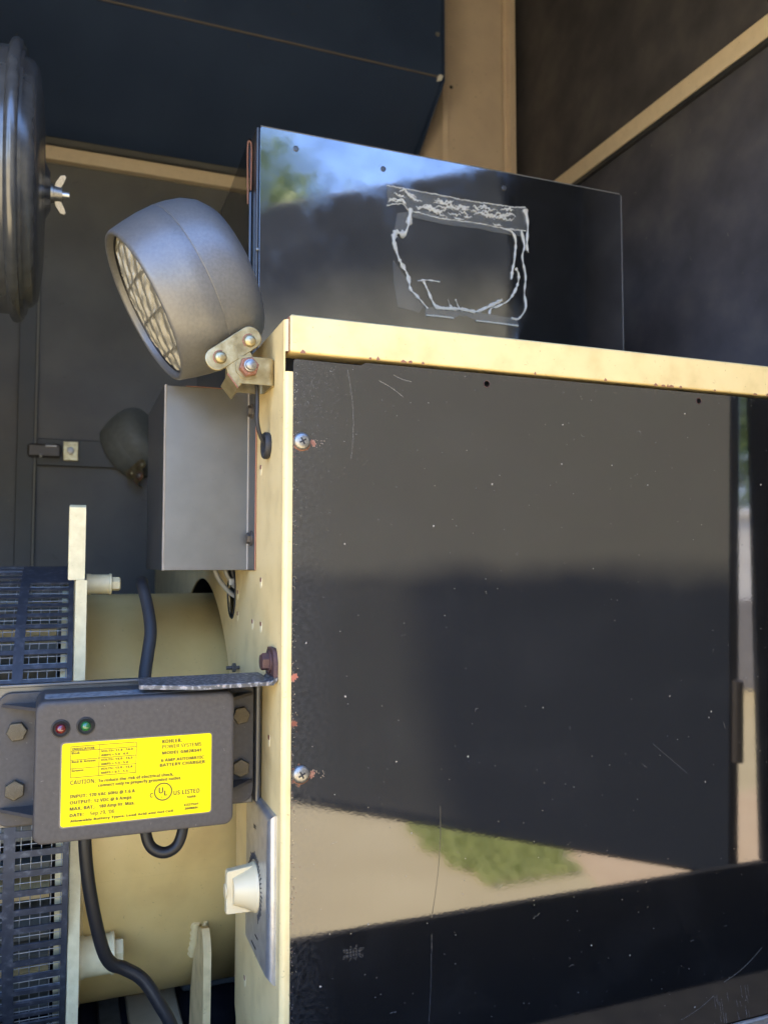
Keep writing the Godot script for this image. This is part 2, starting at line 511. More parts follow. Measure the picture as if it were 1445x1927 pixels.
func make_materials() -> void:
	fine_bump = noise_tex(31, 0.06, [Color.BLACK, Color.WHITE], 512, 3)
	specks_a = speck_image(3, 420, [Color(0.62, 0.6, 0.56), Color(0.45, 0.44, 0.42)], 9, 0.8)
	specks_b = speck_image(8, 300, [Color(0.32, 0.19, 0.09), Color(0.2, 0.15, 0.1), Color(0.45, 0.28, 0.12)], 7, 0.85)
	rough_tex = noise_tex(12, 0.02, [grey(0.6), grey(1.0)], 512, 4)
	var c := CREAM
	var cream_tex := noise_tex(21, 0.012, [lin(c.x * 0.84, c.y * 0.82, c.z * 0.78), lin(c.x, c.y, c.z), lin(c.x * 1.05, c.y * 1.06, c.z * 1.1)], 512, 5)
	M.cream = grained("cream_paint", cream_tex, 3.0, 0.42, 0.0, 0.5, 0.004, specks_b, 4.0)
	M.cream_dirty = grained("cream_paint_dirty", noise_tex(22, 0.015, [lin(c.x * 0.55, c.y * 0.52, c.z * 0.5), lin(c.x * 0.85, c.y * 0.83, c.z * 0.82), lin(c.x * 0.95, c.y * 0.95, c.z)], 512, 5), 4.0, 0.5, 0.0, 0.5, 0.008, specks_b, 5.0)
	M.barrel = grained("barrel_paint", noise_tex(26, 0.008, [lin(0.50, 0.34, 0.125), lin(0.62, 0.445, 0.165), lin(0.68, 0.5, 0.2)], 512, 6), 2.5, 0.42, 0.0, 0.5, 0.006, specks_b, 4.0)
	M.cream_pale = grained("cream_paint_pale", noise_tex(23, 0.02, [lin(0.52, 0.45, 0.26), lin(0.66, 0.585, 0.36)], 512, 4), 6.0, 0.4, 0.0, 0.5, 0.01, specks_b, 7.0)
	M.panel = panel_material()
	M.black_gloss = grained("black_gloss", noise_tex(41, 0.008, [lin(0.165, 0.168, 0.172), lin(0.235, 0.237, 0.24)], 512, 5), 2.5, 1.0, 0.95, 0.5, 0.0, specks_a, 2.2)
	M.black_gloss.roughness_texture = noise_tex(79, 0.014, [grey(0.04), grey(0.07), grey(0.17)], 512, 5)
	M.black_gloss.heightmap_enabled = true; M.black_gloss.heightmap_texture = noise_tex(78, 0.08, [Color.BLACK, Color.WHITE], 512, 2); M.black_gloss.heightmap_scale = 0.0007
	M.black_semi = grained("black_semi", noise_tex(42, 0.02, [lin(0.03, 0.03, 0.031), lin(0.05, 0.05, 0.05)], 512, 5), 3.0, 0.3, 0.0, 0.8, 0.004, specks_a, 2.6)
	M.cover = grained("cover_grey_black", noise_tex(43, 0.02, [lin(0.088, 0.085, 0.075), lin(0.108, 0.103, 0.092)], 512, 5), 3.0, 0.3, 0.25, 0.9, 0.003, specks_a, 3.2)
	M.floor = grained("floor_black", noise_tex(40, 0.02, [lin(0.02, 0.022, 0.03), lin(0.034, 0.037, 0.046)], 512, 5), 2.0, 0.85, 0.0, 0.2)
	M.wall = grained("black_lining", noise_tex(44, 0.01, [lin(0.05, 0.049, 0.06), lin(0.075, 0.072, 0.086), lin(0.115, 0.11, 0.115)], 512, 6), 1.2, 0.75, 0.0, 0.5, 0.03, specks_a, 1.3)
	M.wall_back = grained("black_lining_hazed", noise_tex(45, 0.008, [lin(0.11, 0.112, 0.112), lin(0.165, 0.165, 0.158)], 512, 5), 1.0, 0.7, 0.0, 0.5, 0.02, specks_a, 1.2)  # black lining raised to grey, lens haze mixed into its colour
	M.hood = grained("hood_black", noise_tex(46, 0.008, [lin(0.03, 0.052, 0.115), lin(0.045, 0.075, 0.155)], 512, 4), 1.0, 0.45, 0.0, 0.5, 0.0, specks_a, 1.0)
	M.door_up = grained("door_lining_hazed", noise_tex(47, 0.01, [lin(0.36, 0.35, 0.32), lin(0.42, 0.41, 0.38)], 512, 5), 1.5, 0.8)  # paler lining grey with the haze mixed in
	M.door_low = grained("door_lining_black", noise_tex(48, 0.01, [lin(0.022, 0.03, 0.046), lin(0.032, 0.042, 0.06)], 512, 5), 1.5, 0.8)
	scuff_tex = speck_image(19, 420, [Color(0.55, 0.53, 0.48), Color(0.4, 0.39, 0.36)], 22, 0.75)
	M.rubber = grained("lamp_rubber", noise_tex(51, 0.05, [lin(0.075, 0.074, 0.072), lin(0.125, 0.123, 0.12)], 512, 4), 9.0, 0.4, 0.0, 0.7, 0.01, scuff_tex, 4.5)
	M.plastic = grained("charger_plastic", noise_tex(52, 0.05, [lin(0.042, 0.037, 0.034), lin(0.058, 0.051, 0.047)], 512, 3), 7.0, 0.55, 0.0, 0.45, 0.008, specks_a, 5.0)
	M.hose = mat("hose_black", lin(0.012, 0.012, 0.013), 0.4, 0.0, 0.4)
	M.cord = mat("cord_grey", lin(0.028, 0.028, 0.03), 0.55, 0.0, 0.4)
	M.wire = mat("wire_grey", lin(0.3, 0.29, 0.26), 0.45)
	M.guard = grained("guard_blue_black", noise_tex(53, 0.03, [lin(0.022, 0.024, 0.032), lin(0.034, 0.037, 0.047), lin(0.15, 0.155, 0.16)], 512, 5, FastNoiseLite.TYPE_SIMPLEX_SMOOTH, [0.0, 0.6, 1.0]), 5.0, 0.55, 0.0, 0.5, 0.012)
	M.mesh = mat("mesh_wire", lin(0.34, 0.34, 0.33), 0.45, 0.6)
	M.dark = mat("dark_inside", lin(0.012, 0.013, 0.017), 0.7)
	M.grey_inside = grained("rotor_grey", noise_tex(54, 0.02, [lin(0.10, 0.10, 0.085), lin(0.20, 0.20, 0.17)], 256, 3), 6.0, 0.5, 0.2)
	M.zinc = grained("zinc_yellow", noise_tex(61, 0.012, [lin(0.20, 0.155, 0.075), lin(0.34, 0.28, 0.15), lin(0.46, 0.41, 0.27)], 512, 5), 9.0, 0.32, 0.7, 0.5, 0.01, specks_b, 12.0)
	M.zinc_rough = grained("zinc_rough", noise_tex(62, 0.12, [lin(0.02, 0.016, 0.01), lin(0.12, 0.095, 0.055), lin(0.5, 0.42, 0.28)], 512, 3), 40.0, 0.4, 0.6, 0.5, 0.05)
	M.steel = grained("steel_dull", noise_tex(63, 0.05, [lin(0.18, 0.175, 0.165), lin(0.38, 0.37, 0.35)], 512, 4), 14.0, 0.38, 0.8)
	M.rust = grained("rust_red", noise_tex(64, 0.05, [lin(0.10, 0.04, 0.03), lin(0.24, 0.11, 0.07), lin(0.34, 0.22, 0.17)], 512, 5), 18.0, 0.8, 0.0, 0.4, 0.03)
	M.rust_dark = grained("rust_brown", noise_tex(65, 0.05, [lin(0.05, 0.025, 0.025), lin(0.12, 0.065, 0.06)], 512, 4), 20.0, 0.5, 0.2)
	M.copper = mat("bare_edge_rust", lin(0.28, 0.13, 0.08), 0.6, 0.2)
	M.bracket = grained("bracket_chipped", noise_tex(66, 0.035, [lin(0.025, 0.025, 0.027), lin(0.045, 0.045, 0.05), lin(0.27, 0.27, 0.27), lin(0.28, 0.13, 0.09)], 512, 5, FastNoiseLite.TYPE_SIMPLEX_SMOOTH, [0.0, 0.52, 0.7, 1.0]), 9.0, 0.5, 0.0, 0.6, 0.02)
	M.black_bolt = grained("black_bolt", noise_tex(67, 0.06, [lin(0.05, 0.045, 0.04), lin(0.12, 0.1, 0.085)], 256, 4), 25.0, 0.45, 0.3)
	M.alu = grained("brushed_aluminium", noise_tex(68, 0.02, [lin(0.42, 0.42, 0.42), lin(0.58, 0.58, 0.57)], 512, 4), 6.0, 0.36, 0.75, 0.5, 0.0, specks_a, 8.0)
	M.slot = mat("slot_lit_cream", lin(0.86, 0.74, 0.46), 0.5)  # lit cream inside the slots, carried by the colour
	M.jamb = mat("jamb_black", lin(0.045, 0.05, 0.064), 0.7, 0.0, 0.3)
	M.edge = mat("edge_highlight", lin(0.17, 0.165, 0.155), 0.45)  # highlight tone for the edges of the black box
	M.ivory = mat("ivory_plastic", lin(0.66, 0.54, 0.32), 0.42)
	M.label = grained("label_yellow", noise_tex(69, 0.01, [lin(0.72, 0.56, 0.0), lin(0.8, 0.64, 0.0)], 256, 3), 8.0, 0.4, 0.0, 0.3, 0.0, specks_b, 5.0)
	M.ink = mat("label_ink", lin(0.035, 0.022, 0.003), 0.5)
	M.led_red = mat("led_red", lin(0.10, 0.003, 0.006), 0.14, 0.0, 0.7)
	M.led_green = mat("led_green", lin(0.008, 0.10, 0.025), 0.14, 0.0, 0.7)
	M.lens = grained("lens_glass", noise_tex(70, 0.05, [lin(0.15, 0.14, 0.11), lin(0.26, 0.245, 0.20)], 256, 4), 14.0, 0.2, 0.2)
	M.milky = mat("milky_plastic", Color(lin(0.80, 0.77, 0.68), 0.55), 0.2)
	M.milky.transparency = BaseMaterial3D.TRANSPARENCY_ALPHA
	M.film = mat("clear_film", Color(lin(0.6, 0.6, 0.56), 0.13), 0.26)
	M.film.transparency = BaseMaterial3D.TRANSPARENCY_ALPHA
	M.clear = mat("clear_sheet", Color(0.9, 0.9, 0.9, 0.04), 0.1)
	M.clear.transparency = BaseMaterial3D.TRANSPARENCY_ALPHA
	M.white = mat("white_paper", lin(0.8, 0.8, 0.78), 0.6)

# ------------------------------------------------------------------ what the glossy panels mirror
func outside() -> void:
	var pave := grained("pale_paving", noise_tex(81, 0.01, [lin(0.45, 0.365, 0.195), lin(0.52, 0.43, 0.24)], 512, 5), 0.3, 0.9)
	struct("ground", MB.new().box(V(-60, -1.6, -60), V(60, -1.5, 60)), pave)
	var dirt := grained("pinkish_dirt", noise_tex(82, 0.02, [lin(0.50, 0.36, 0.205), lin(0.57, 0.43, 0.26)], 512, 5), 0.5, 0.95)
	struct("dirt_path", MB.new().prism(poly([[2.1, -1.1], [6.5, -1.1], [7.0, -3.4], [2.5, -2.4]]), 0.0, 0.004, Transform3D(FLATUP, V(0, -1.5, 0))), dirt)
	# a patch of lawn: blades nobody could count
	var gm := MB.new()
	gm.flat(V(-0.004, 0, 0), V(0.004, 0, 0), V(0.0, 0.035, 0.012), V(0, 1, 0.2).normalized())
	var grass := mat("grass_blade", lin(0.40, 0.44, 0.15), 0.7)
	grass.backlight_enabled = true; grass.backlight = Color(0.3, 0.4, 0.1)
	var am := gm.mesh()
	am.surface_set_material(0, grass)
	var mm := MultiMesh.new()
	mm.transform_format = MultiMesh.TRANSFORM_3D
	mm.mesh = am
	rng.seed = 20
	var tr := []
	for i in 15000:
		var p := V(rng.randf_range(1.75, 2.5), -1.495, rng.randf_range(1.95, 3.2))
		var edge := Vector2((p.x - 2.1) / 0.36, (p.z - 2.5) / 0.62).length()
		if edge < 1.0 + 0.1 * sin(p.x * 31.0) + 0.1 * sin(p.z * 23.0):
			tr.append(Transform3D(Basis.from_euler(V(rng.randf_range(-0.6, 0.6), rng.randf() * TAU, rng.randf_range(-0.6, 0.6))) * rng.randf_range(0.6, 1.4), p))
	mm.instance_count = tr.size()
	for i in tr.size(): mm.set_instance_transform(i, tr[i])
	var gi := MultiMeshInstance3D.new()
	gi.multimesh = mm
	gi.name = "grass"
	gi.set_meta("kind", "stuff")
	tag(gi, "patch of short bright green grass mirrored in the black panel", "grass")
	add_child(gi)
	# a pale wall and trees across the yard
	var wl := thing("garden_wall", "low white rendered wall across the yard, mirrored as a pale streak", "wall", V(7.6, -1.5, 6.1))
	var wm := grained("white_render", noise_tex(83, 0.02, [lin(0.62, 0.6, 0.56), lin(0.75, 0.74, 0.7)], 256, 4), 1.0, 0.85)
	var wx := Transform3D(Basis(V(0, 1, 0), PI * 0.25), V(7.5, 0, 6.1))
	part(wl, "wall_face", MB.new().box(V(-3.0, -1.5, -0.1), V(3.0, 0.5, 0.1), 0.0, wx), wm)
	part(wl, "coping", MB.new().box(V(-3.05, 0.5, -0.15), V(3.05, 0.6, 0.15), 0.02, wx), wm)
	part(wl, "plinth", MB.new().box(V(-3.05, -1.5, -0.17), V(3.05, -0.45, -0.103), 0.02, wx), grained("grey_render", noise_tex(84, 0.02, [lin(0.2, 0.19, 0.18), lin(0.28, 0.27, 0.26)], 256, 4), 1.0, 0.9))
	tree(V(2.3, -1.5, 8.2), V(2.25, 4.2, 8.2), V(1.3, 1.5, 1.2), 2600, "broad green tree mirrored at the left of the black box", 11)
	tree(V(9.0, -1.5, 8.3), V(8.9, 1.9, 8.3), V(3.0, 2.0, 1.4), 6500, "bushy green tree behind the white wall, mirrored in the panel's edge", 12)
	tree(V(-4.5, -1.5, 10.5), V(-4.4, 2.2, 10.5), V(3.2, 2.4, 1.8), 6500, "dark green tree far across the yard, mirrored dimly in the cover box", 13)

# the door's lining: black foam, lens haze painted grey across its middle, free end painted paler
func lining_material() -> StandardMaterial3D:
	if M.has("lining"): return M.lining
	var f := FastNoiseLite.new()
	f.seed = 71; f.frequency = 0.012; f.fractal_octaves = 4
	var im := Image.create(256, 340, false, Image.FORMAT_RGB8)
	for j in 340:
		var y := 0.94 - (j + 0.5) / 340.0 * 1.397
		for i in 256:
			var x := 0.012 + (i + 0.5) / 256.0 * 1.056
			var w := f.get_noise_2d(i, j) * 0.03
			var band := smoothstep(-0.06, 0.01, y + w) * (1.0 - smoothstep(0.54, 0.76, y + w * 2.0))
			var paler := smoothstep(0.5, 0.62, x + w - y * 0.22) * (1.0 - smoothstep(-0.05, 0.02, y)) * 0.34
			var d := clampf(band + paler, 0.0, 1.0) * (0.9 + 2.5 * absf(w))
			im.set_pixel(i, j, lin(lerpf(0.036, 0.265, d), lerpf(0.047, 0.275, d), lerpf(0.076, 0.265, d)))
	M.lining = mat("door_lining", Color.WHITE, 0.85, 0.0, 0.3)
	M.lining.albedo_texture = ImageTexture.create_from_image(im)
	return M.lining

func tree(foot: Vector3, centre: Vector3, r: Vector3, leaves: int, label: String, sd: int) -> void:
	var t := thing("tree", label, "tree", foot, "trees across the yard")
	var bark := mat("bark", lin(0.12, 0.09, 0.06), 0.9)
	rng.seed = sd
	var b := MB.new()
	b.tube(smooth([foot, foot.lerp(centre, 0.4) + V(0.1, 0, 0.05), centre], 5), [0.16, 0.15, 0.14, 0.13, 0.12, 0.11, 0.1, 0.08, 0.06, 0.05, 0.04], 10)
	for k in 7:
		var d := V(rng.randf_range(-1, 1), rng.randf_range(0.0, 1.0), rng.randf_range(-1, 1)) * r * 0.7
		b.tube([foot.lerp(centre, 0.55 + 0.05 * k), centre + d * 0.5 - V(0, 0.2, 0), centre + d], [0.05, 0.03, 0.012], 6)
	part(t, "trunk", b, bark)
	var gm := MB.new()
	for q in [[V(-0.045, 0, 0), V(0.0, 0.02, 0.06), V(0.045, 0, 0)], [V(-0.045, 0, 0), V(0.0, 0.01, -0.07), V(0.045, 0, 0)]]:
		gm.flat(q[0], q[1], q[2], V(0, 1, 0))
	var leaf := mat("leaf", lin(0.17, 0.24, 0.07), 0.5)
	leaf.backlight_enabled = true; leaf.backlight = Color(0.35, 0.5, 0.12)
	leaf.vertex_color_use_as_albedo = true
	var am := gm.mesh()
	am.surface_set_material(0, leaf)
	var mm := MultiMesh.new()
	mm.transform_format = MultiMesh.TRANSFORM_3D
	mm.use_colors = true
	mm.mesh = am
	mm.instance_count = leaves
	var clumps := []
	for k in 26: clumps.append(centre + V(rng.randfn(0, 0.42), rng.randfn(0, 0.42), rng.randfn(0, 0.42)) * r)
	for i in leaves:
		var c: Vector3 = clumps[rng.randi() % clumps.size()]
		var p := c + V(rng.randfn(0, 0.14), rng.randfn(0, 0.12), rng.randfn(0, 0.14)) * r
		mm.set_instance_transform(i, Transform3D(Basis.from_euler(V(rng.randf() * TAU, rng.randf() * TAU, rng.randf() * TAU)) * rng.randf_range(0.8, 1.7), p))
		var s := rng.randf_range(0.7, 1.3)
		mm.set_instance_color(i, Color(s * rng.randf_range(0.9, 1.2), s, s * 0.9))
	var gi := MultiMeshInstance3D.new()
	gi.multimesh = mm
	gi.name = "crown"
	gi.set_meta("kind", "stuff")
	t.add_child(gi)
	gi.transform = t.global_transform.affine_inverse()

# ------------------------------------------------------------------ the enclosure round the machine
func enclosure() -> void:
	struct("floor", MB.new().box(V(-1.7, -0.66, -2.2), V(1.16, -0.6, -0.53)), M.floor)
	struct("roof", MB.new().box(V(-1.75, 1.62, -2.3), V(1.3, 1.68, -0.42)), M.wall)
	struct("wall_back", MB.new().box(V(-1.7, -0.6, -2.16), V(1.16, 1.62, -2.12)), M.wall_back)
	struct("wall_right", MB.new().box(V(1.16, -0.6, -2.16), V(1.2, 1.62, -0.53)), M.wall)
	struct("wall_left", MB.new().box(V(-1.74, -0.6, -2.16), V(-1.7, 1.62, -0.53)), M.wall)
	struct("base", MB.new().box(V(-1.74, -1.5, -2.3), V(1.3, -0.664, -0.54)), M.black_semi)
	var fr := thing("opening_frame", "black steel frame round the enclosure opening, mirrored below the door", "frame", V(0.0, -0.6, -0.52))
	part(fr, "sill", MB.new().box(V(-1.74, -1.49, -0.516), V(1.3, -0.452, -0.505), 0.002), M.floor)
	part(fr, "header", MB.new().box(V(-1.74, 0.99, -0.53), V(1.3, 1.615, -0.505), 0.003), M.black_semi)
	part(fr, "jamb", MB.new().box(V(0.984, -0.451, -0.514), V(1.3, 0.989, -0.505), 0.002), M.jamb)
	part(fr, "added_shade_panel", MB.new().box(V(-1.74, -0.451, -0.516), V(-0.62, 0.989, -0.505), 0.003), M.black_semi)  # unseen panel, added to cut the light from the left
	# the door that stands half open beside the photographer
	var dr := thing("enclosure_door", "half open black enclosure door, mirrored above the bright triangle on the panel", "door", V(0.957, -0.465, -0.51))
	dr.rotation.y = -PI * 0.75 + PI   # local +x runs from the hinge out to the free edge
	var dx := V(-0.7071, 0, 0.7071); var dn := V(0.7071, 0, 0.7071)
	var dxf := Transform3D(Basis(dx, V(0, 1, 0), dx.cross(V(0, 1, 0))) * Basis(V(0, 0, 1), deg_to_rad(1.5)), V(0.957, 0, -0.51))
	var s := signf((dxf.basis * V(0, 0, 1)).dot(dn))
	part(dr, "door_skin", MB.new().box(V(0, -0.480, 0.006 * s if s > 0 else -0.04), V(1.08, 0.953, 0.04 if s > 0 else -0.006), 0.002, dxf), M.black_semi)
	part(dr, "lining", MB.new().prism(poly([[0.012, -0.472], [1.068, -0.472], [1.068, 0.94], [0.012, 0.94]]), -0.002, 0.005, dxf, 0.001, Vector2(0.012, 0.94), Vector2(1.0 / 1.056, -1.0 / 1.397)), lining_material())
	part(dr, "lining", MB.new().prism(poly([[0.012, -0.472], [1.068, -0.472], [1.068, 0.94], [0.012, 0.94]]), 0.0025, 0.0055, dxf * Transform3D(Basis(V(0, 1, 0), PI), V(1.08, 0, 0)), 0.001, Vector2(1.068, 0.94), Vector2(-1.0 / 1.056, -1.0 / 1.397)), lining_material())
	part(dr, "hinge", MB.new().tube([dxf * V(0.0, 0.62, 0.02), dxf * V(0.0, 0.74, 0.02)], 0.008, 12), M.black_bolt)
	part(dr, "hinge", MB.new().tube([dxf * V(0.0, -0.3, 0.02), dxf * V(0.0, -0.18, 0.02)], 0.008, 12), M.black_bolt)
	# the black baffle under the roof at the back
	var hd := thing("baffle", "dark blue black sheet baffle under the roof with a folded lower edge", "baffle", V(-0.3, 1.2, -1.9))
	part(hd, "front_sheet", MB.new().box(V(-1.69, 1.214, -1.83), V(0.85, 1.618, -1.818), 0.001), M.hood)
	var sl := MB.new()
	sl.prism(poly([[-1.82, 1.2135], [-1.828, 1.2135], [-2.115, 1.046], [-2.115, 1.034], [-1.818, 1.206]]), -0.85, 1.69, onside(0.0), 0.0)
	part(hd, "sloping_sheet", sl, M.hood)
	part(hd, "fold_edge", MB.new().box(V(-1.69, 1.2085, -1.8185), V(0.85, 1.2130, -1.8155), 0.001), mat("fold_worn", lin(0.16, 0.14, 0.13), 0.5))
	part(hd, "end_flange", MB.new().prism(poly([[-1.81, 1.20], [-1.81, 1.61], [-1.835, 1.61], [-1.835, 1.214], [-2.1, 1.06], [-2.1, 1.0]]), 0.0, 0.004, onside(0.8545)), M.hood)
	part(hd, "sticker", MB.new().prism(poly([[0.832, 1.193], [0.846, 1.200], [0.851, 1.213], [0.840, 1.214], [0.835, 1.206]]), 0.0, 0.001, Transform3D(Basis(), V(0, 0, -1.812))), M.white, "small torn white sticker")
	for r in [V(0.8375, 1.3206, -1.817), V(0.838, 1.118, -1.985)]:
		part(hd, "rivet", MB.new().lathe([Vector2(0.006, 0), Vector2(0.005, 0.003), Vector2(0, 0.004)], Transform3D(ALONGZ, r), 12), M.alu)
	# the cream rails and the corner post
	var tan := grained("cream_rail", noise_tex(24, 0.02, [lin(0.76, 0.62, 0.43), lin(0.84, 0.69, 0.49)], 512, 4), 3.0, 0.55, 0.0, 0.4, 0.006, specks_b, 3.0)
	var r1 := thing("trim_rail", "narrow cream rail along the back wall under the baffle", "rail", V(-0.2, 0.985, -2.11), "cream rails on the enclosure walls")
	part(r1, "strip", MB.new().box(V(-1.69, 0.969, -2.119), V(0.9, 1.003, -2.095), 0.002), tan)
	part(r1, "lip", MB.new().box(V(-1.69, 1.0035, -2.119), V(0.9, 1.008, -2.091), 0.001), M.black_semi)
	var r2 := thing("trim_rail", "cream rail running down the right wall in steep perspective", "rail", V(1.15, 0.958, -1.3), "cream rails on the enclosure walls")
	part(r2, "strip", MB.new().box(V(1.148, 0.938, -2.0), V(1.1595, 0.980, -0.54), 0.002), tan)
	part(r2, "shadow_lip", MB.new().box(V(1.150, 0.927, -2.0), V(1.1595, 0.9375, -0.54), 0.001), M.black_semi)
	var ps := thing("corner_post", "folded cream sheet metal post in the back right corner", "post", V(1.02, 0.2, -1.97))
	var pm := grained("cream_post", noise_tex(25, 0.008, [lin(0.72, 0.58, 0.46), lin(0.82, 0.67, 0.52)], 512, 4), 1.6, 0.5, 0.0, 0.4, 0.004, specks_b, 2.0)
	var pf := MB.new()   # plan view of the folded sheet, drawn along its height
	var plan := poly([[0.860, 2.03], [0.905, 1.99], [0.9155, 1.955], [0.930, 1.950], [0.934, 1.957], [1.098, 1.957], [1.106, 1.965], [1.116, 1.965], [1.121, 1.95], [1.138, 1.95], [1.1405, 2.05], [0.86, 2.05]])
	pf.prism(plan, -0.5, 1.6, Transform3D(Basis(V(1, 0, 0), V(0, 0, -1), V(0, 1, 0)), Vector3.ZERO))
	part(ps, "folded_sheet", pf, pm)
	for q in [V(0.942, 1.283, -1.9565), V(1.03, 1.56, -1.9565)]:
		part(ps, "bolt_hole", MB.new().lathe([Vector2(0.005, 0), Vector2(0.0045, 0.0008), Vector2(0, 0.0008)], Transform3D(ALONGZ, q), 12), M.dark)
	# the far side: door post, rail and latch
	var fp := thing("far_door_post", "grey upright post of the far side opening", "post", V(-0.1, -0.6, -2.1))
	var gm := grained("grey_black_post", noise_tex(55, 0.01, [lin(0.075, 0.08, 0.08), lin(0.1, 0.1, 0.1)], 256, 4), 2.0, 0.6)
	part(fp, "post_face", MB.new().box(V(-0.119, -0.6, -2.119), V(-0.0815, 0.968, -2.09), 0.002), gm)
	part(fp, "worn_edge", MB.new().box(V(-0.081, -0.6, -2.119), V(-0.0775, 0.968, -2.092), 0.001), mat("worn_edge", lin(0.3, 0.29, 0.25), 0.6))
	var fr2 := thing("far_rail", "dark level rail across the far wall behind the latch", "rail", V(0.1, 0.25, -2.1))
	part(fr2, "rail_face", MB.new().box(V(-0.077, 0.226, -2.119), V(0.6, 0.29, -2.104), 0.002), gm)
	var la := thing("latch", "small far door latch with a square bolted plate", "latch", V(-0.0, 0.26, -2.09))
	part(la, "plate", MB.new().box(V(-0.018, 0.238, -2.102), V(0.017, 0.285, -2.094), 0.002), M.zinc)
	hex_bolt(la, "bolt", V(-0.001, 0.262, -2.094), Basis(), 0.009, 0.006, M.steel, 0.2)
	part(la, "lever", MB.new().box(V(-0.095, 0.243, -2.094), V(-0.022, 0.274, -2.078), 0.005), M.black_bolt)
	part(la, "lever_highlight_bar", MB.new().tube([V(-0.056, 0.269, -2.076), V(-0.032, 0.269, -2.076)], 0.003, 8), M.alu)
	part(la, "rivet", MB.new().lathe([Vector2(0.004, 0), Vector2(0.003, 0.002), Vector2(0, 0.003)], Transform3D(ALONGZ, V(-0.066, 0.245, -2.078)), 10), M.alu)

# ------------------------------------------------------------------ the black box with the torn pouch
func junction_box() -> void:
	var t := thing("junction_box", "glossy black steel box standing on the cream control cabinet", "box", V(0.536, 0.2325, -1.25))
	part(t, "front_cover", MB.new().prism(rounded(0.2355, 0.234, 0.8385, 0.604, 0.004, 3), 0.0, 0.0025, Transform3D(Basis(), V(0, 0, -1.1025)), 0.0012), M.black_gloss)
	part(t, "lit_top_edge", MB.new().tube([V(0.237, 0.6043, -1.1012), V(0.836, 0.6043, -1.1012)], 0.0008, 6), M.edge)  # edge highlight put in as a thin paler tube
	part(t, "lit_right_edge", MB.new().tube([V(0.8388, 0.236, -1.1012), V(0.8388, 0.602, -1.1012)], 0.0008, 6), M.edge)  # same painted highlight down the right edge
	part(t, "left_edge", MB.new().box(V(0.2315, 0.234, -1.40), V(0.2350, 0.602, -1.101), 0.001), M.black_semi)
	part(t, "body", MB.new().box(V(0.24, 0.234, -1.44), V(0.835, 0.6, -1.103)), M.black_semi)
	for q in [V(0.2872, 0.5801, -1.1), V(0.4188, 0.5738, -1.1), V(0.6195, 0.5781, -1.1)]:
		var b := MB.new()
		b.lathe([Vector2(0.0045, 0), Vector2(0.0044, 0.0008), Vector2(0.0034, 0.0012), Vector2(0.003, 0.0006), Vector2(0, 0.0006)], Transform3D(ALONGZ, q), 6)
		part(t, "plug_rivet", b, M.black_semi)
	part(t, "edge_rivet", MB.new().lathe([Vector2(0.0026, 0), Vector2(0.002, 0.002), Vector2(0, 0.0026)], Transform3D(ALONGZ, V(0.2338, 0.4276, -1.1)), 10), M.steel)
	# the slanted sheet at its left side, with a folded, rusty edge
	part(t, "side_guard", MB.new().prism(poly([[-1.125, 0.234], [-1.125, 0.590], [-1.135, 0.601], [-1.40, 0.577], [-1.62, 0.553], [-1.62, 0.234]]), 0.0, 0.0025, onside(0.2295)), M.black_gloss)
	part(t, "folded_edge", MB.new().tube(smooth([V(0.2245, 0.50, -1.123), V(0.2235, 0.58, -1.123), V(0.2262, 0.5905, -1.123), V(0.229, 0.58, -1.123), V(0.2285, 0.52, -1.123)], 5), 0.0012, 8), M.copper)
	# torn clear pouch
	var p := thing("torn_pouch", "torn remains of a clear plastic document pouch on the black box", "pouch", V(0.54, 0.45, -1.1))
	rng.seed = 6
	var fn := FastNoiseLite.new()
	fn.seed = 3; fn.frequency = 28.0; fn.fractal_octaves = 3
	# crinkled band along the top: strips between an upper and a lower line
	var upx := [0.4238, 0.4914, 0.5541, 0.6254, 0.6585]
	var upy := [0.5494, 0.5492, 0.5478, 0.5496, 0.552]
	var lox := [0.4245, 0.436, 0.449, 0.460, 0.5145, 0.574, 0.6147, 0.6543]
	var loy := [0.519, 0.5235, 0.5257, 0.5170, 0.5133, 0.5149, 0.5135, 0.5146]
	var b2 := MB.new()
	var nx := 160; var ny := 16
	var at := func(i: int, j: int) -> Vector3:
		var x := lerpf(0.4242, 0.657, float(i) / nx)
		var yu := curve_at(upx, upy, x); var yl := curve_at(lox, loy, x)
		var f := float(j) / ny
		var h := 0.0010 + 0.0030 * absf(fn.get_noise_2d(x * 1.0, f * 0.03 + x * 0.35)) + 0.0020 * absf(fn.get_noise_2d(x * 3.0, f * 0.10))
		if j == 0 or j == ny: h *= 0.4
		return V(x, lerpf(yl, yu, f), -1.1 + h)
	for i in nx:
		for j in ny:
			var a: Vector3 = at.call(i, j); var b: Vector3 = at.call(i + 1, j); var c: Vector3 = at.call(i + 1, j + 1); var d: Vector3 = at.call(i, j + 1)
			var nn := (b - a).cross(d - a).normalized()
			b2.quad(a, b, c, d, nn, nn, nn, nn)
	part(p, "clear_strip", b2, M.film)
	part(p, "folded_band", MB.new().prism(poly([[0.4625, 0.5195], [0.5145, 0.5155], [0.574, 0.5165], [0.6147, 0.5155], [0.6535, 0.5165], [0.6535, 0.5055], [0.6147, 0.5050], [0.574, 0.5068], [0.5145, 0.5050], [0.4632, 0.5080]]), 0.0, 0.0016, Transform3D(Basis(), V(0, 0, -1.1)), 0.0005), M.film)
	for e in 2:   # the thickened upper and lower borders of the band
		var pts := []; var rr := []
		for i in range(0, nx + 1, 2):
			pts.append(at.call(i, 0 if e == 0 else ny) + V(0, rng.randf_range(-0.0006, 0.0006), 0.0003)); rr.append(rng.randf_range(0.0004, 0.0011))
		part(p, "border_ridge", MB.new().tube(pts, rr, 6, V(1, 1, 0.5)), M.milky)
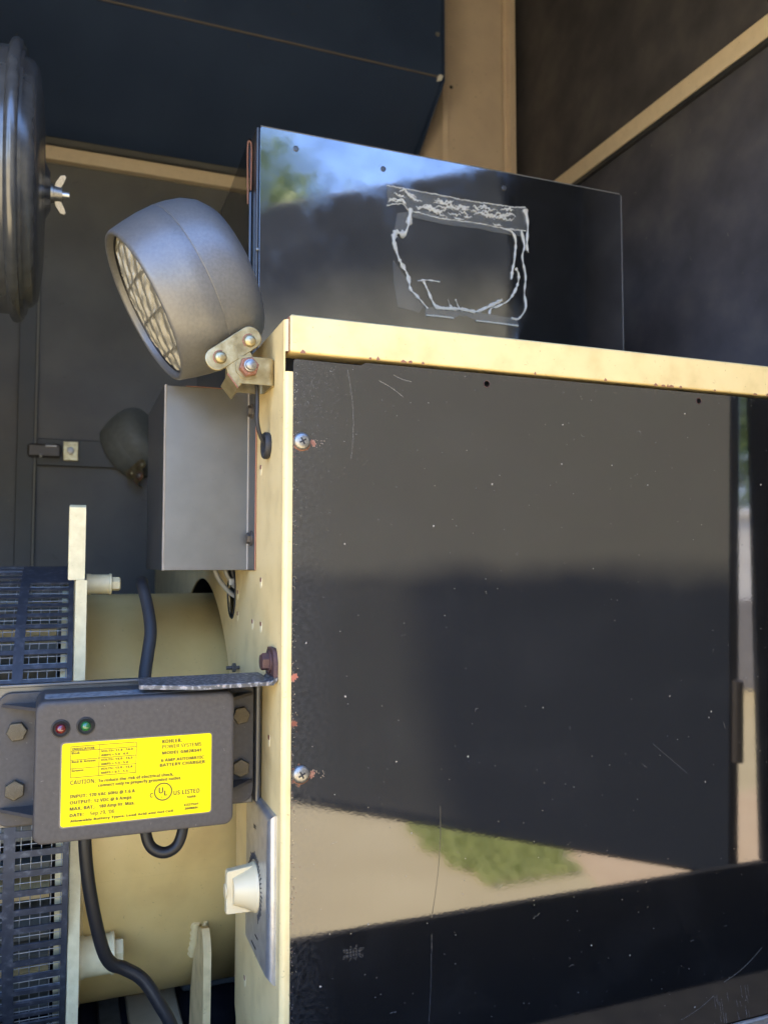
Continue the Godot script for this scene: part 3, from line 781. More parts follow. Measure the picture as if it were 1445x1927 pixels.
	for k in 44:  # wrinkles wandering along it
		var i0 := rng.randi_range(1, nx - 30); var n := rng.randi_range(8, 26)
		var f := rng.randf_range(2.0, ny - 3.0)
		var pts := []; var rr := []
		for i in n:
			f = clampf(f + rng.randf_range(-1.0, 1.0), 1.0, ny - 1.0)
			pts.append(at.call(i0 + i, int(f)) + V(0, 0, 0.0004)); rr.append(rng.randf_range(0.0006, 0.0020) * sin(PI * (i + 0.6) / n))
		part(p, "wrinkle", MB.new().tube(smooth(pts, 3), rr_smooth(rr, 3), 6, V(1, 1, 0.6)), M.milky)
	var strand := func(xy: Array, w0: float, w1: float) -> void:
		var pts := []
		for q in xy: pts.append(V(q[0], q[1], -1.0985))
		pts = smooth(pts, 6)
		var rr := []
		for i in pts.size():
			rr.append(0.95 * lerpf(w0, w1, float(i) / (pts.size() - 1)) * clampf(1.0 + 1.5 * fn.get_noise_2d(pts[i].x * 3.0, pts[i].y * 3.0) + rng.randf_range(-0.15, 0.15), 0.35, 1.8))
		part(p, "glue_strand", MB.new().tube(pts, rr, 8, V(1, 1, 0.6)), M.milky)
	strand.call([[0.4618, 0.5205], [0.4604, 0.5069], [0.4579, 0.494], [0.4513, 0.4806], [0.4383, 0.4823]], 0.0028, 0.0042)
	strand.call([[0.4383, 0.4823], [0.4349, 0.4703], [0.4392, 0.4524], [0.4457, 0.4374], [0.455, 0.4227], [0.4591, 0.4109], [0.4615, 0.3988], [0.47, 0.391], [0.4794, 0.3823], [0.4889, 0.3728]], 0.0038, 0.0012)
	strand.call([[0.4823, 0.4129], [0.489, 0.4003], [0.4956, 0.3868], [0.5033, 0.377], [0.5216, 0.3764], [0.5451, 0.3781], [0.5689, 0.3771], [0.5891, 0.3866], [0.6136, 0.4]], 0.0024, 0.0022)
	strand.call([[0.4729, 0.4126], [0.489, 0.4158], [0.5086, 0.4155]], 0.0012, 0.0012)
	strand.call([[0.6168, 0.512], [0.6313, 0.5103], [0.6384, 0.4964], [0.636, 0.4662], [0.6327, 0.4508], [0.6301, 0.4347]], 0.0014, 0.0022)
	strand.call([[0.6379, 0.4534], [0.6435, 0.4429], [0.6397, 0.4238], [0.626, 0.4018], [0.6053, 0.3888], [0.5951, 0.3854], [0.591, 0.3758]], 0.0024, 0.0014)
	strand.call([[0.6484, 0.5147], [0.6541, 0.4911], [0.6501, 0.4718], [0.6556, 0.4425], [0.6532, 0.4161], [0.655, 0.3921], [0.6423, 0.374], [0.6298, 0.3736]], 0.0016, 0.0014)
	strand.call([[0.6558, 0.5497], [0.6604, 0.5259], [0.6583, 0.4917], [0.6613, 0.4808]], 0.0038, 0.0012)
	strand.call([[0.5217, 0.3907], [0.5246, 0.383], [0.5294, 0.3772]], 0.0008, 0.0018)
	strand.call([[0.5344, 0.3922], [0.5373, 0.3844], [0.5412, 0.3785]], 0.0008, 0.0020)
	var ragged := poly([[0.4851, 0.375], [0.5062, 0.3773], [0.5392, 0.3774], [0.5689, 0.3762], [0.593, 0.3761], [0.6298, 0.3736], [0.6403, 0.373], [0.6422, 0.3619], [0.61, 0.3622], [0.5688, 0.3616], [0.566, 0.365], [0.56, 0.366], [0.553, 0.3699], [0.547, 0.3667], [0.5421, 0.3687], [0.536, 0.365], [0.5313, 0.3618], [0.486, 0.3609]])
	part(p, "lower_strip", MB.new().prism(ragged, 0.0, 0.0011, Transform3D(Basis(), V(0, 0, -1.1)), 0.0004), M.film)
	part(p, "lower_ridge", MB.new().tube(smooth([V(0.487, 0.3625, -1.0985), V(0.509, 0.3632, -1.0985), V(0.531, 0.363, -1.0985)], 5), 0.0011, 6), M.milky)
	part(p, "lower_ridge", MB.new().tube(smooth([V(0.569, 0.3628, -1.0985), V(0.605, 0.3630, -1.0985), V(0.641, 0.3626, -1.0985)], 5), 0.0013, 6), M.milky)
	part(p, "left_film", MB.new().prism(poly([[0.4345, 0.4395], [0.4568, 0.4106], [0.4832, 0.3766], [0.4756, 0.366], [0.4419, 0.3702], [0.4354, 0.408]]), 0.0, 0.0006, Transform3D(Basis(), V(0, 0, -1.1))), M.clear)
	part(p, "left_film", MB.new().prism(poly([[0.4411, 0.511], [0.4617, 0.516], [0.4589, 0.4942], [0.4476, 0.4801], [0.4364, 0.482]]), 0.0, 0.0006, Transform3D(Basis(), V(0, 0, -1.1))), M.film)

func rr_smooth(r: Array, per: int) -> Array:
	var out := []
	for i in r.size() - 1:
		for k in per: out.append(lerpf(r[i], r[i + 1], float(k) / per))
	out.append(r[-1])
	return out

func curve_at(xs: Array, ys: Array, x: float) -> float:
	for i in xs.size() - 1:
		if x <= xs[i + 1]: return lerpf(ys[i], ys[i + 1], smoothstep(0.0, 1.0, clampf((x - xs[i]) / (xs[i + 1] - xs[i]), 0.0, 1.0)))
	return ys[-1]

# ------------------------------------------------------------------ the cream control cabinet with its black front
func cabinet() -> void:
	var t := thing("control_cabinet", "cream sheet metal control cabinet with a scratched glossy black front panel", "cabinet", V(0.6, -0.6, -1.3))
	# side sheet, cut out round the generator; outline in (z, y)
	var p := PackedVector2Array([Vector2(-0.7565, -0.598), Vector2(-0.7565, 0.2285)])
	hole_in_top(p, Vector2(-1.003, -0.036), 0.024, 0.034, 0.2285, 24)
	# the outline above runs towards -z along the top
	p.append(Vector2(-1.95, 0.2285)); p.append(Vector2(-1.95, -0.22))
	var a0 := atan2(-0.22 + 0.313, -1.95 + 1.241)
	var cz := -1.241; var cy := -0.313; var R := 0.287
	for i in 33:
		var a := deg_to_rad(lerpf(163.0, 16.0, i / 32.0))
		p.append(Vector2(cz + R * cos(a), cy + R * sin(a)))
	p.append(Vector2(-0.9615, -0.235)); p.append(Vector2(-0.9605, -0.50)); p.append(Vector2(-0.952, -0.512)); p.append(Vector2(-0.952, -0.598))
	part(t, "side_sheet", MB.new().prism(p, -0.0022, 0.0, onside(0.186)), M.cream)
	# the front bend: a rounded strip from the side onto the front
	var lip := MB.new()
	var prof := [Vector2(0.186, 0.757)]
	for i in 7:
		var a := PI - PI / 2 * i / 6.0
		prof.append(Vector2(0.1912 + 0.0052 * cos(a), 0.7552 - 0.0052 * sin(a)))
	prof.append(Vector2(0.1985, 0.750))
	for i in prof.size() - 1:
		var q0: Vector2 = prof[i]; var q1: Vector2 = prof[i + 1]
		var n0 := Vector3(-1, 0, 0) if i == 0 else V(q0.x - 0.1912, 0, -(q0.y - 0.7552)).normalized()
		var n1 := V(0, 0, 1) if i >= prof.size() - 2 else V(q1.x - 0.1912, 0, -(q1.y - 0.7552)).normalized()
		for yy in [[-0.598, 0.1785], [0.1795 + 0.0185, 0.2285]]:
			var xe0: float = q0.x if yy[1] < 0.2 else minf(q0.x, 0.1902); var xe1: float = q1.x if yy[1] < 0.2 else minf(q1.x, 0.1902)
			lip.quad(V(xe0, yy[0], -q0.y), V(xe0, yy[1], -q0.y), V(xe1, yy[1], -q1.y), V(xe1, yy[0], -q1.y), n0, n0, n1, n1)
		# beside the notch the lip is only its rounded corner
		var x0: float = minf(q0.x, 0.1872); var x1: float = minf(q1.x, 0.1872)
		if x0 < x1 or i == 0:
			lip.quad(V(x0, 0.1785, -q0.y), V(x0, 0.198, -q0.y), V(x1, 0.198, -q1.y), V(x1, 0.1785, -q1.y), n0, n0, n1, n1)
	part(t, "front_lip", lip, M.cream)
	var rail := MB.new()
	rail.box(V(0.1908, 0.1968, -0.775), V(1.12, 0.2335, -0.7485), 0.0022)
	part(t, "top_rail", rail, M.cream)
	part(t, "rail_seam", MB.new().box(V(0.1898, 0.1975, -0.7575), V(0.1907, 0.231, -0.7497)), M.rust)
	# rust along the lower edge of the rail
	rng.seed = 15
	for i in 16:
		var x := rng.randf_range(0.2, 0.78)
		var w := rng.randf_range(0.002, 0.008)
		part(t, "rust_spot", MB.new().prism(poly([[x, 0.1966], [x + w, 0.1966], [x + w * 0.8, 0.1980 + rng.randf() * 0.0012], [x + w * 0.4, 0.1984 + rng.randf() * 0.0022], [x + w * 0.1, 0.198]]), 0.0, 0.0003, Transform3D(Basis(), V(0, 0, -0.7485))), M.copper)
	part(t, "top_sheet", MB.new().box(V(0.1885, 0.2262, -1.95), V(1.12, 0.2282, -0.7765)), M.cream)
	part(t, "gap_shade_sheet", MB.new().box(V(0.1883, -0.598, -0.79), V(1.12, 0.225, -0.777)), M.dark)  # dark sheet added so the gaps round the panel look shaded
	part(t, "right_sheet", MB.new().box(V(1.118, -0.598, -1.95), V(1.12, 0.226, -0.776)), M.cream)
	# the black front, its two left over screw holes cut through
	var f := PackedVector2Array([Vector2(0.1948, PY0), Vector2(1.118, PY0), Vector2(1.118, 0.1927)])
	hole_in_top(f, Vector2(0.6731, 0.1835), 0.0030, 0.0030, 0.1927, 14)
	hole_in_top(f, Vector2(0.3991, 0.1822), 0.0030, 0.0030, 0.1927, 14)
	for q in [[0.2668, 0.1927], [0.2615, 0.1898], [0.1975, 0.1903], [0.1952, 0.1895], [0.1943, 0.1872]]: f.append(Vector2(q[0], q[1]))
	var size := Vector2(PX1 - PX0, PY1 - PY0)
	var fp := part(t, "front_panel", MB.new().prism(f, 0.0, 0.0022, Transform3D(Basis(), V(0, 0, -0.7505)), 0.0, Vector2(PX0, PY1), Vector2(1.0 / size.x, -1.0 / size.y)), M.panel)
	part(fp, "bottom_trim", MB.new().box(V(0.30, PY0 - 0.012, -0.7505), V(1.118, PY0 - 0.001, -0.744), 0.003), M.alu)
	for h in [Vector2(0.6731, 0.1835), Vector2(0.3991, 0.1822)]:
		part(fp, "hole_rim", MB.new().lathe([Vector2(0.0031, 0), Vector2(0.0039, 0.0), Vector2(0.0038, 0.0003), Vector2(0.0031, 0.0003)], Transform3D(ALONGZ, V(h.x, h.y, -0.7482)), 16), M.rust_dark)
	for s in [V(0.2028, 0.1123, -0.7482), V(0.2037, -0.1964, -0.7482)]:
		var sc := part(fp, "screw", MB.new().lathe([Vector2(0.0082, 0), Vector2(0.0082, 0.0012), Vector2(0.0078, 0.0022), Vector2(0.0064, 0.0036), Vector2(0.0040, 0.0043), Vector2(0, 0.0046)], Transform3D(ALONGZ, s), 28), M.steel)
		var xf := Transform3D(Basis(V(0, 0, 1), 0.5), s + V(0, 0, 0.0042))
		part(t, "screw_recess", MB.new().box(V(-0.0035, -0.0007, 0), V(0.0035, 0.0007, 0.0006), 0.0, xf).box(V(-0.0007, -0.0035, 0), V(0.0007, 0.0035, 0.00065), 0.0, xf), M.dark)
		part(t, "screw_rust", MB.new().lathe([Vector2(0.0083, -0.0002), Vector2(0.0092, 0.0002), Vector2(0.0082, 0.0016)], Transform3D(ALONGZ, s), 20, 0.3, 2.6), M.rust)
		sc.set_meta("label", "rusty cross head screw")
	# slots punched in the side, the light they catch put into their bright colour
	for q in [V(0, 0.0944, -0.8472), V(0, -0.023, -0.8426), V(0, -0.0685, -0.8824), V(0, -0.0682, -0.8408), V(0, -0.1750, -0.80), V(0, -0.45, -0.905), V(0, -0.04, -0.965), V(0, -0.065, -0.965), V(0, -0.482, -0.86)]:
		var o := part(t, "mounting_slot", MB.new().prism(rounded(q.z - 0.0042, q.y - 0.0058, q.z + 0.0042, q.y + 0.0058, 0.0040, 4), 0.0, 0.0003, onside(0.186)), M.slot)
		part(o, "rusty_end", MB.new().prism(rounded(q.z - 0.0036, q.y + 0.0010, q.z + 0.0036, q.y + 0.0056, 0.0020, 3), 0.0003, 0.0006, onside(0.186)), M.copper)
	# the grommet that lets the lamp cord in
	part(t, "grommet", MB.new().lathe([Vector2(0.0062, 0.0), Vector2(0.0130, 0.0), Vector2(0.0136, 0.0015), Vector2(0.0136, 0.0045), Vector2(0.0126, 0.0060), Vector2(0.0078, 0.0062), Vector2(0.0060, 0.0050), Vector2(0.0056, 0.0)], Transform3D(Basis(V(0, 1, 0), V(-1, 0, 0), V(0, 0, 1)), V(0.186, 0.1155, -0.8115)), 32), M.cord)
	# the bulkhead return below, and the wire hole's rim
	part(t, "lower_return", MB.new().box(V(0.166, -0.598, -0.955), V(0.2, -0.536, -0.9), 0.003), M.cream_dirty)
	part(t, "hole_edging", MB.new().lathe([Vector2(0.0235, -0.002), Vector2(0.0255, 0.0), Vector2(0.0245, 0.0018), Vector2(0.0235, 0.0)], Transform3D(Basis(V(0, 1.36, 0), V(-1, 0, 0), V(0, 0, 1)), V(0.186, -0.036, -1.003)), 28), M.dark)

# ------------------------------------------------------------------ generator barrel, flange, fan guard
const GY := -0.313
const GZ := -1.241
func generator() -> void:
	var ax := Transform3D(ALONGX, V(0, GY, GZ))
	var t := thing("generator", "cream painted generator barrel with a thick flange beside the fan guard", "generator", V(0.2, -0.6, GZ))
	part(t, "barrel", MB.new().lathe([Vector2(0.2665, 0.019), Vector2(0.265, 0.026), Vector2(0.265, 0.5), Vector2(0.24, 0.505), Vector2(0, 0.505)], ax, 96), M.barrel)
	rng.seed = 30
	var wp := []; var wr := []
	for i in 121:
		var a := TAU * i / 120.0
		wp.append(V(0.021 + rng.randf_range(-0.0006, 0.0006), GY + 0.2665 * sin(a), GZ + 0.2665 * cos(a))); wr.append(rng.randf_range(0.0018, 0.0032))
	part(t, "weld_seam", MB.new().tube(wp, wr, 6), M.cream_dirty)
	part(t, "flange", MB.new().prism(poly([[-0.95, -0.59], [-0.948, -0.021], [-1.53, -0.021], [-1.53, -0.59]]), 0.0, 0.0118, onside(0.0192), 0.0012), M.cream_pale)
	part(t, "lifting_lug", MB.new().prism(poly([[-0.95, -0.0208], [-0.95, 0.0575], [-0.954, 0.0605], [-1.02, 0.0605], [-1.02, -0.0208]]), 0.0, 0.0172, onside(0.0168), 0.0012), M.cream_pale)
	# the two adapter bolts with their bosses, each beside the flange
	for k in [[V(0.0195, -0.0268, -1.0), 0.0112, 0.0275], [V(0.0195, -0.4335, -0.985), 0.0205, 0.037]]:
		var o: Vector3 = k[0]; var r: float = k[1]; var l: float = k[2]
		var xf := Transform3D(ALONGX, o)
		var bs := part(t, "boss", MB.new().lathe([Vector2(r * 1.06, 0), Vector2(r * 1.06, 0.004), Vector2(r, 0.006), Vector2(r, l * 0.88), Vector2(r * 1.07, l * 0.9), Vector2(r * 1.07, l * 0.98), Vector2(r * 0.98, l), Vector2(0, l)], xf, 28), M.cream_pale)
		var bx := Basis(V(0, 1, 0), V(0, 0, 1), V(1, 0, 0))
		var hb := MB.new().prism(ngon(Vector2.ZERO, r * 0.72, 6, 0.2), l, l + 0.0095, Transform3D(bx, o), 0.0015)
		part(bs, "bolt_head", hb, M.cream_pale)
	# foot of the barrel with its weld
	part(t, "foot_plate", MB.new().prism(poly([[-0.955, -0.60], [-0.952, -0.436], [-0.958, -0.424], [-0.968, -0.416], [-0.985, -0.42], [-1.0, -0.44], [-1.03, -0.475], [-1.05, -0.52], [-1.06, -0.60]]), 0.0, 0.0088, onside(0.1578), 0.0012), M.cream_dirty)
	var bl := MB.new()
	for side in [[0.1480, 1.0], [0.1590, 0.6]]:
		var wps := []; var wrs := []
		for i in 26:
			var a := deg_to_rad(lerpf(-24.0, -36.0, i / 25.0))
			wps.append(V(side[0] + rng.randf_range(-0.001, 0.001), GY + 0.2655 * sin(a), GZ + 0.2655 * cos(a)))
			wrs.append((0.0035 + 0.0028 * absf(sin(i * 0.75))) * side[1])
		bl.tube(wps, wrs, 10)
	part(t, "weld_beads", bl, M.cream)
	# skid under it
	var sk := thing("skid_frame", "dim tan steel skid beam under the generator barrel", "frame", V(0.1, -0.6, -1.1))
	var skm := grained("skid_paint", noise_tex(56, 0.02, [lin(0.46, 0.38, 0.24), lin(0.62, 0.52, 0.34)], 256, 4), 3.0, 0.6)
	part(sk, "deck_plate", MB.new().box(V(0.084, -0.599, -1.45), V(0.149, -0.586, -0.9), 0.003), skm)
	part(sk, "deck_strip", MB.new().box(V(0.048, -0.599, -1.45), V(0.076, -0.590, -0.9), 0.003), M.grey_inside)
	part(sk, "back_rail", MB.new().box(V(0.158, -0.598, -1.3), V(0.4, -0.45, -1.2), 0.004), mat("rail_blue_grey", lin(0.11, 0.125, 0.13), 0.6))
	part(sk, "front_rail", MB.new().box(V(0.150, -0.598, -0.965), V(0.19, -0.5345, -0.93), 0.003), M.cream_dirty)
	hex_bolt(sk, "bolt", V(0.196, -0.5345, -0.915), FLATUP, 0.008, 0.006, M.steel, 0.3)
	var sd := thing("stud", "small dark threaded stud with a nut beside the barrel", "stud", V(0.186, -0.1225, -0.95))
	part(sd, "rod", MB.new().tube([V(0.1705, -0.1222, -0.95), V(0.1855, -0.1225, -0.95)], 0.0022, 8), M.black_bolt)
	part(sd, "nut", MB.new().prism(ngon(Vector2.ZERO, 0.0052, 6), 0.0, 0.004, Transform3D(Basis(V(0, 1, 0), V(0, 0, 1), V(1, 0, 0)), V(0.1775, -0.1223, -0.95)), 0.0006), M.black_bolt)
	# fan guard: punched bars and bands round the fan, wire mesh behind
	var g := thing("fan_guard", "dark blue slotted fan guard with wire mesh left of the flange", "guard", V(-0.06, -0.6, GZ))
	var R := 0.305; var T := 0.0022
	var arc := func(x0: float, x1: float, a0: float, a1: float, r0: float, r1: float) -> MB:
		var b := MB.new()
		var n := maxi(2, int((a1 - a0) / 3.0))
		b.lathe([Vector2(r1, x0), Vector2(r1, x1)], ax, n, deg_to_rad(a0), deg_to_rad(a1))
		b.lathe([Vector2(r0, x0), Vector2(r1, x0)], ax, n, deg_to_rad(a0), deg_to_rad(a1))
		b.lathe([Vector2(r1, x1), Vector2(r0, x1)], ax, n, deg_to_rad(a0), deg_to_rad(a1))
		b.lathe([Vector2(r0, x1), Vector2(r0, x0)], ax, n, deg_to_rad(a0), deg_to_rad(a1))
		for a in [a0, a1]:
			var d := V(0, sin(deg_to_rad(a)), cos(deg_to_rad(a)))
			var c := V(0, GY, GZ)
			var q := (V(0, d.z, -d.y)) * (-1.0 if a == a0 else 1.0)
			b.quad(c + d * r0 + V(x0, 0, 0), c + d * r1 + V(x0, 0, 0), c + d * r1 + V(x1, 0, 0), c + d * r0 + V(x1, 0, 0), q, q, q, q)
		return b
	# lathe angle: x of the ring is +y, z of the ring is -z; ang() turns "up from the front" into it
	var ang := func(up: float) -> float: return up + 0.0
	var xs := [[0.0008, 0.0068], [-0.0555, -0.0445], [-0.1060, -0.0955], [-0.16, -0.147]]
	for q in xs: part(g, "guard_band", ring_arc(q[0], q[1], -72.0, 97.0, R - T, R), M.guard)
	part(g, "top_sheet", ring_arc(-0.0445, 0.0008, 69.6, 97.0, R - T * 0.9, R - 0.0001), M.guard)
	for c in 3:
		var x1: float = xs[c][0]; var x0: float = xs[c + 1][1]
		for k in 39:
			var a := 67.7 + 1.87 - 3.73 * k + (0.0 if c == 0 else 3.73 * 5)
			if a < -70.0: continue
			part(g, "guard_bar", ring_arc(x0, x1, a - 0.6, a + 0.6, R - T, R), M.guard)
	var w := MB.new()
	var rw := R - 0.006
	for i in 17:
		var x := -0.157 + 0.0098 * i
		w_arc(w, x, -70.0, 96.0, rw, 0.00055)
	for i in 90:
		var a := deg_to_rad(-70.0 + 1.85 * i)
		var d := V(0, sin(a), cos(a)); var c := V(0, GY, GZ) + d * (rw + 0.0007)
		w.tube([c + V(-0.16, 0, 0), c + V(0.004, 0, 0)], 0.00055, 4)
	var wm := part(g, "wire_mesh", w, M.mesh)
	wm.set_meta("kind", "stuff")
	# what shows behind the guard
	var fan := thing("fan_housing", "dark fan housing seen through the slots of the guard", "housing", V(-0.1, GY, GZ))
	part(fan, "core", MB.new().lathe([Vector2(0, -0.2), Vector2(0.20, -0.2), Vector2(0.20, 0.006), Vector2(0, 0.006)], ax, 48), M.dark)
	part(fan, "shoulder_ring", MB.new().lathe([Vector2(0.262, -0.0062), Vector2(0.292, -0.0062), Vector2(0.292, 0.0066), Vector2(0.262, 0.0066)], ax, 64), M.cream_pale)
	rng.seed = 44
	for k in 20:
		var a := -60.0 + 8.0 * k + rng.randf_range(-1.5, 1.5)
		part(fan, "blade", ring_arc(-0.15, -0.012, a, a + rng.randf_range(1.6, 3.4), 0.215, rng.randf_range(0.255, 0.272)), M.grey_inside if k % 3 else M.cream_dirty)

# a bent bar: degrees up from the side that faces the camera
func ring_arc(x0: float, x1: float, a0: float, a1: float, r0: float, r1: float) -> MB:
	var b := MB.new()
	var n := maxi(1, int((a1 - a0) / 2.5))
	var c := V(0, GY, GZ)
	for i in n:
		var p := deg_to_rad(lerpf(a0, a1, float(i) / n)); var q := deg_to_rad(lerpf(a0, a1, float(i + 1) / n))
		var d := V(0, sin(p), cos(p)); var e := V(0, sin(q), cos(q))
		var X0 := V(x0, 0, 0); var X1 := V(x1, 0, 0)
		b.quad(c + d * r1 + X0, c + d * r1 + X1, c + e * r1 + X1, c + e * r1 + X0, d, d, e, e)
		b.quad(c + d * r0 + X0, c + d * r0 + X1, c + e * r0 + X1, c + e * r0 + X0, -d, -d, -e, -e)
		for s in [[X0, V(-1, 0, 0)], [X1, V(1, 0, 0)]]:
			b.quad(c + d * r0 + s[0], c + d * r1 + s[0], c + e * r1 + s[0], c + e * r0 + s[0], s[1], s[1], s[1], s[1])
		if i == 0:
			var m := V(0, -cos(p), sin(p))
			b.quad(c + d * r0 + X0, c + d * r1 + X0, c + d * r1 + X1, c + d * r0 + X1, m, m, m, m)
		if i == n - 1:
			var m := V(0, cos(q), -sin(q))
			b.quad(c + e * r0 + X0, c + e * r1 + X0, c + e * r1 + X1, c + e * r0 + X1, m, m, m, m)
	return b

func w_arc(b: MB, x: float, a0: float, a1: float, r: float, w: float) -> void:
	var pts := []
	for i in 48:
		var a := deg_to_rad(lerpf(a0, a1, i / 47.0))
		pts.append(V(x, GY + (r + 0.0004 * (-1 if i % 2 else 1)) * sin(a), GZ + (r + 0.0004 * (-1 if i % 2 else 1)) * cos(a)))
	b.tube(pts, w, 4)

# ------------------------------------------------------------------ air cleaner canister at the upper left
func canister() -> void:
	var c := V(0, 0.4830, -1.14)
	var ax := Transform3D(ALONGX, c)
	var t := thing("air_cleaner", "dust covered black air cleaner canister with a wing nut, cut by the left edge", "canister", c + V(-0.25, 0, 0))
	var bm := grained("canister_black", noise_tex(57, 0.02, [lin(0.03, 0.033, 0.036), lin(0.075, 0.078, 0.082)], 512, 5), 4.0, 0.24, 0.0, 0.9, 0.006, scuff_tex, 5.0)
	part(t, "body", MB.new().lathe([Vector2(0, -0.5), Vector2(0.1620, -0.5), Vector2(0.1620, -0.079), Vector2(0.1647, -0.0745)], ax, 80), bm)
	part(t, "rolled_rim", MB.new().lathe([Vector2(0.1610, -0.0765), Vector2(0.1674, -0.0775), Vector2(0.1716, -0.0745), Vector2(0.1725, -0.0700), Vector2(0.1706, -0.0650), Vector2(0.1670, -0.0630), Vector2(0.1629, -0.0650)], ax, 80), bm)
	part(t, "end_cover", MB.new().lathe([Vector2(0.1647, -0.066), Vector2(0.1620, -0.060), Vector2(0.1574, -0.062), Vector2(0.1537, -0.062), Vector2(0.1501, -0.052), Vector2(0.1427, -0.046), Vector2(0.1098, -0.0415), Vector2(0.0549, -0.0395), Vector2(0.035, -0.038), Vector2(0.024, -0.032), Vector2(0.0, -0.032)], ax, 80), bm)
	var w := part(t, "wing_nut", MB.new().lathe([Vector2(0.0125, -0.0318), Vector2(0.0125, -0.0290), Vector2(0.0100, -0.0286), Vector2(0.0088, -0.0180), Vector2(0, -0.0185)], Transform3D(ALONGX, c - V(0, 0.002, 0)), 20), M.steel)
	var wc := c - V(0, 0.002, 0)
	for s in [1.0, -1.0]:
		var pr := poly([[-0.0290, s * 0.004], [-0.0205, s * 0.005], [-0.0150, s * 0.0155], [-0.0125, s * 0.0220], [-0.0150, s * 0.0252], [-0.0205, s * 0.0238], [-0.0265, s * 0.0150]])
		part(w, "wing", MB.new().prism(pr, -0.0021, 0.0021, Transform3D(Basis(V(1, 0, 0), 0.35), wc), 0.0009), M.steel)
	var rod := MB.new()
	var rp := []; var rr := []
	for i in 26:
		rp.append(wc + V(-0.019 + 0.0004 * i, 0, 0)); rr.append(0.0046 if i % 3 else 0.0040)
	part(w, "threaded_rod", rod.tube(rp, rr, 14), M.alu)
	part(t, "rust_mark", MB.new().lathe([Vector2(0.0062, 0), Vector2(0.0055, 0.0012), Vector2(0, 0.0014)], Transform3D(ALONGX, c + V(-0.0405, -0.040, 0.012)), 12), M.rust)

# ------------------------------------------------------------------ the black cover on the cabinet's side, wires below it
func cover_and_wires() -> void:
	var t := thing("wiring_cover", "grey black folded steel cover bolted to the cabinet side under the lamp", "cover", V(0.14, -0.01, -0.99))
	part(t, "front_face", MB.new().box(V(0.0925, -0.0105, -0.9018), V(0.1835, 0.1885, -0.9), 0.0008), M.cover)
	part(t, "left_face", MB.new().box(V(0.0925, -0.0105, -1.09), V(0.0943, 0.1895, -0.9022), 0.0006), M.black_semi)
	part(t, "bend", MB.new().tube([V(0.0937, -0.0103, -0.9012), V(0.0937, 0.1888, -0.9012)], 0.0016, 10), grained("bend_worn", noise_tex(58, 0.02, [lin(0.16, 0.14, 0.115), lin(0.26, 0.23, 0.19)], 256, 3), 6.0, 0.45))
	part(t, "fixing_flange", MB.new().box(V(0.1838, -0.0105, -0.9014), V(0.1858, 0.1835, -0.868), 0.0006), M.black_semi)
	part(t, "flange_edge", MB.new().box(V(0.1840, -0.010, -0.8678), V(0.1857, 0.183, -0.8668), 0.0003), M.copper)
	part(t, "worn_corner", MB.new().tube([V(0.1832, -0.0098, -0.9002), V(0.1832, 0.186, -0.9002)], 0.0011, 8), mat("worn_corner", lin(0.3, 0.27, 0.23), 0.4))
	part(t, "top_edge", MB.new().box(V(0.115, 0.1886, -0.9017), V(0.1835, 0.1892, -0.9001), 0.0002), M.copper)
	for y in [0.1628, 0.0243]:
		hex_bolt(t, "bolt", V(0.1838, y, -0.884), Basis(V(0, 0, 1), V(0, 1, 0), V(-1, 0, 0)), 0.0062, 0.0052, M.black_bolt, 0.3, 0.0082, M.black_bolt)
	var w := thing("wire_bundle", "two grey wires dropping from the cover into a hole in the cabinet side", "wires", V(0.175, -0.012, -1.0))
	part(w, "wire", MB.new().tube(smooth([V(0.158, 0.02, -1.0), V(0.1645, -0.0105, -1.0), V(0.1720, -0.026, -1.0), V(0.186, -0.041, -1.0), V(0.2, -0.046, -1.0)], 6), 0.0030, 8), M.wire)
	part(w, "wire", MB.new().tube(smooth([V(0.172, 0.02, -0.998), V(0.1765, -0.0105, -0.998), V(0.1815, -0.022, -0.998), V(0.1905, -0.033, -0.998), V(0.21, -0.04, -0.998)], 6), 0.0028, 8), M.wire)
	part(w, "crimp", MB.new().box(V(0.181, -0.030, -1.001), V(0.188, -0.021, -0.994), 0.001), M.alu)
	part(w, "plug", MB.new().tube([V(0.186, -0.010, -1.003), V(0.189, -0.028, -1.003)], 0.0048, 10), M.hose)

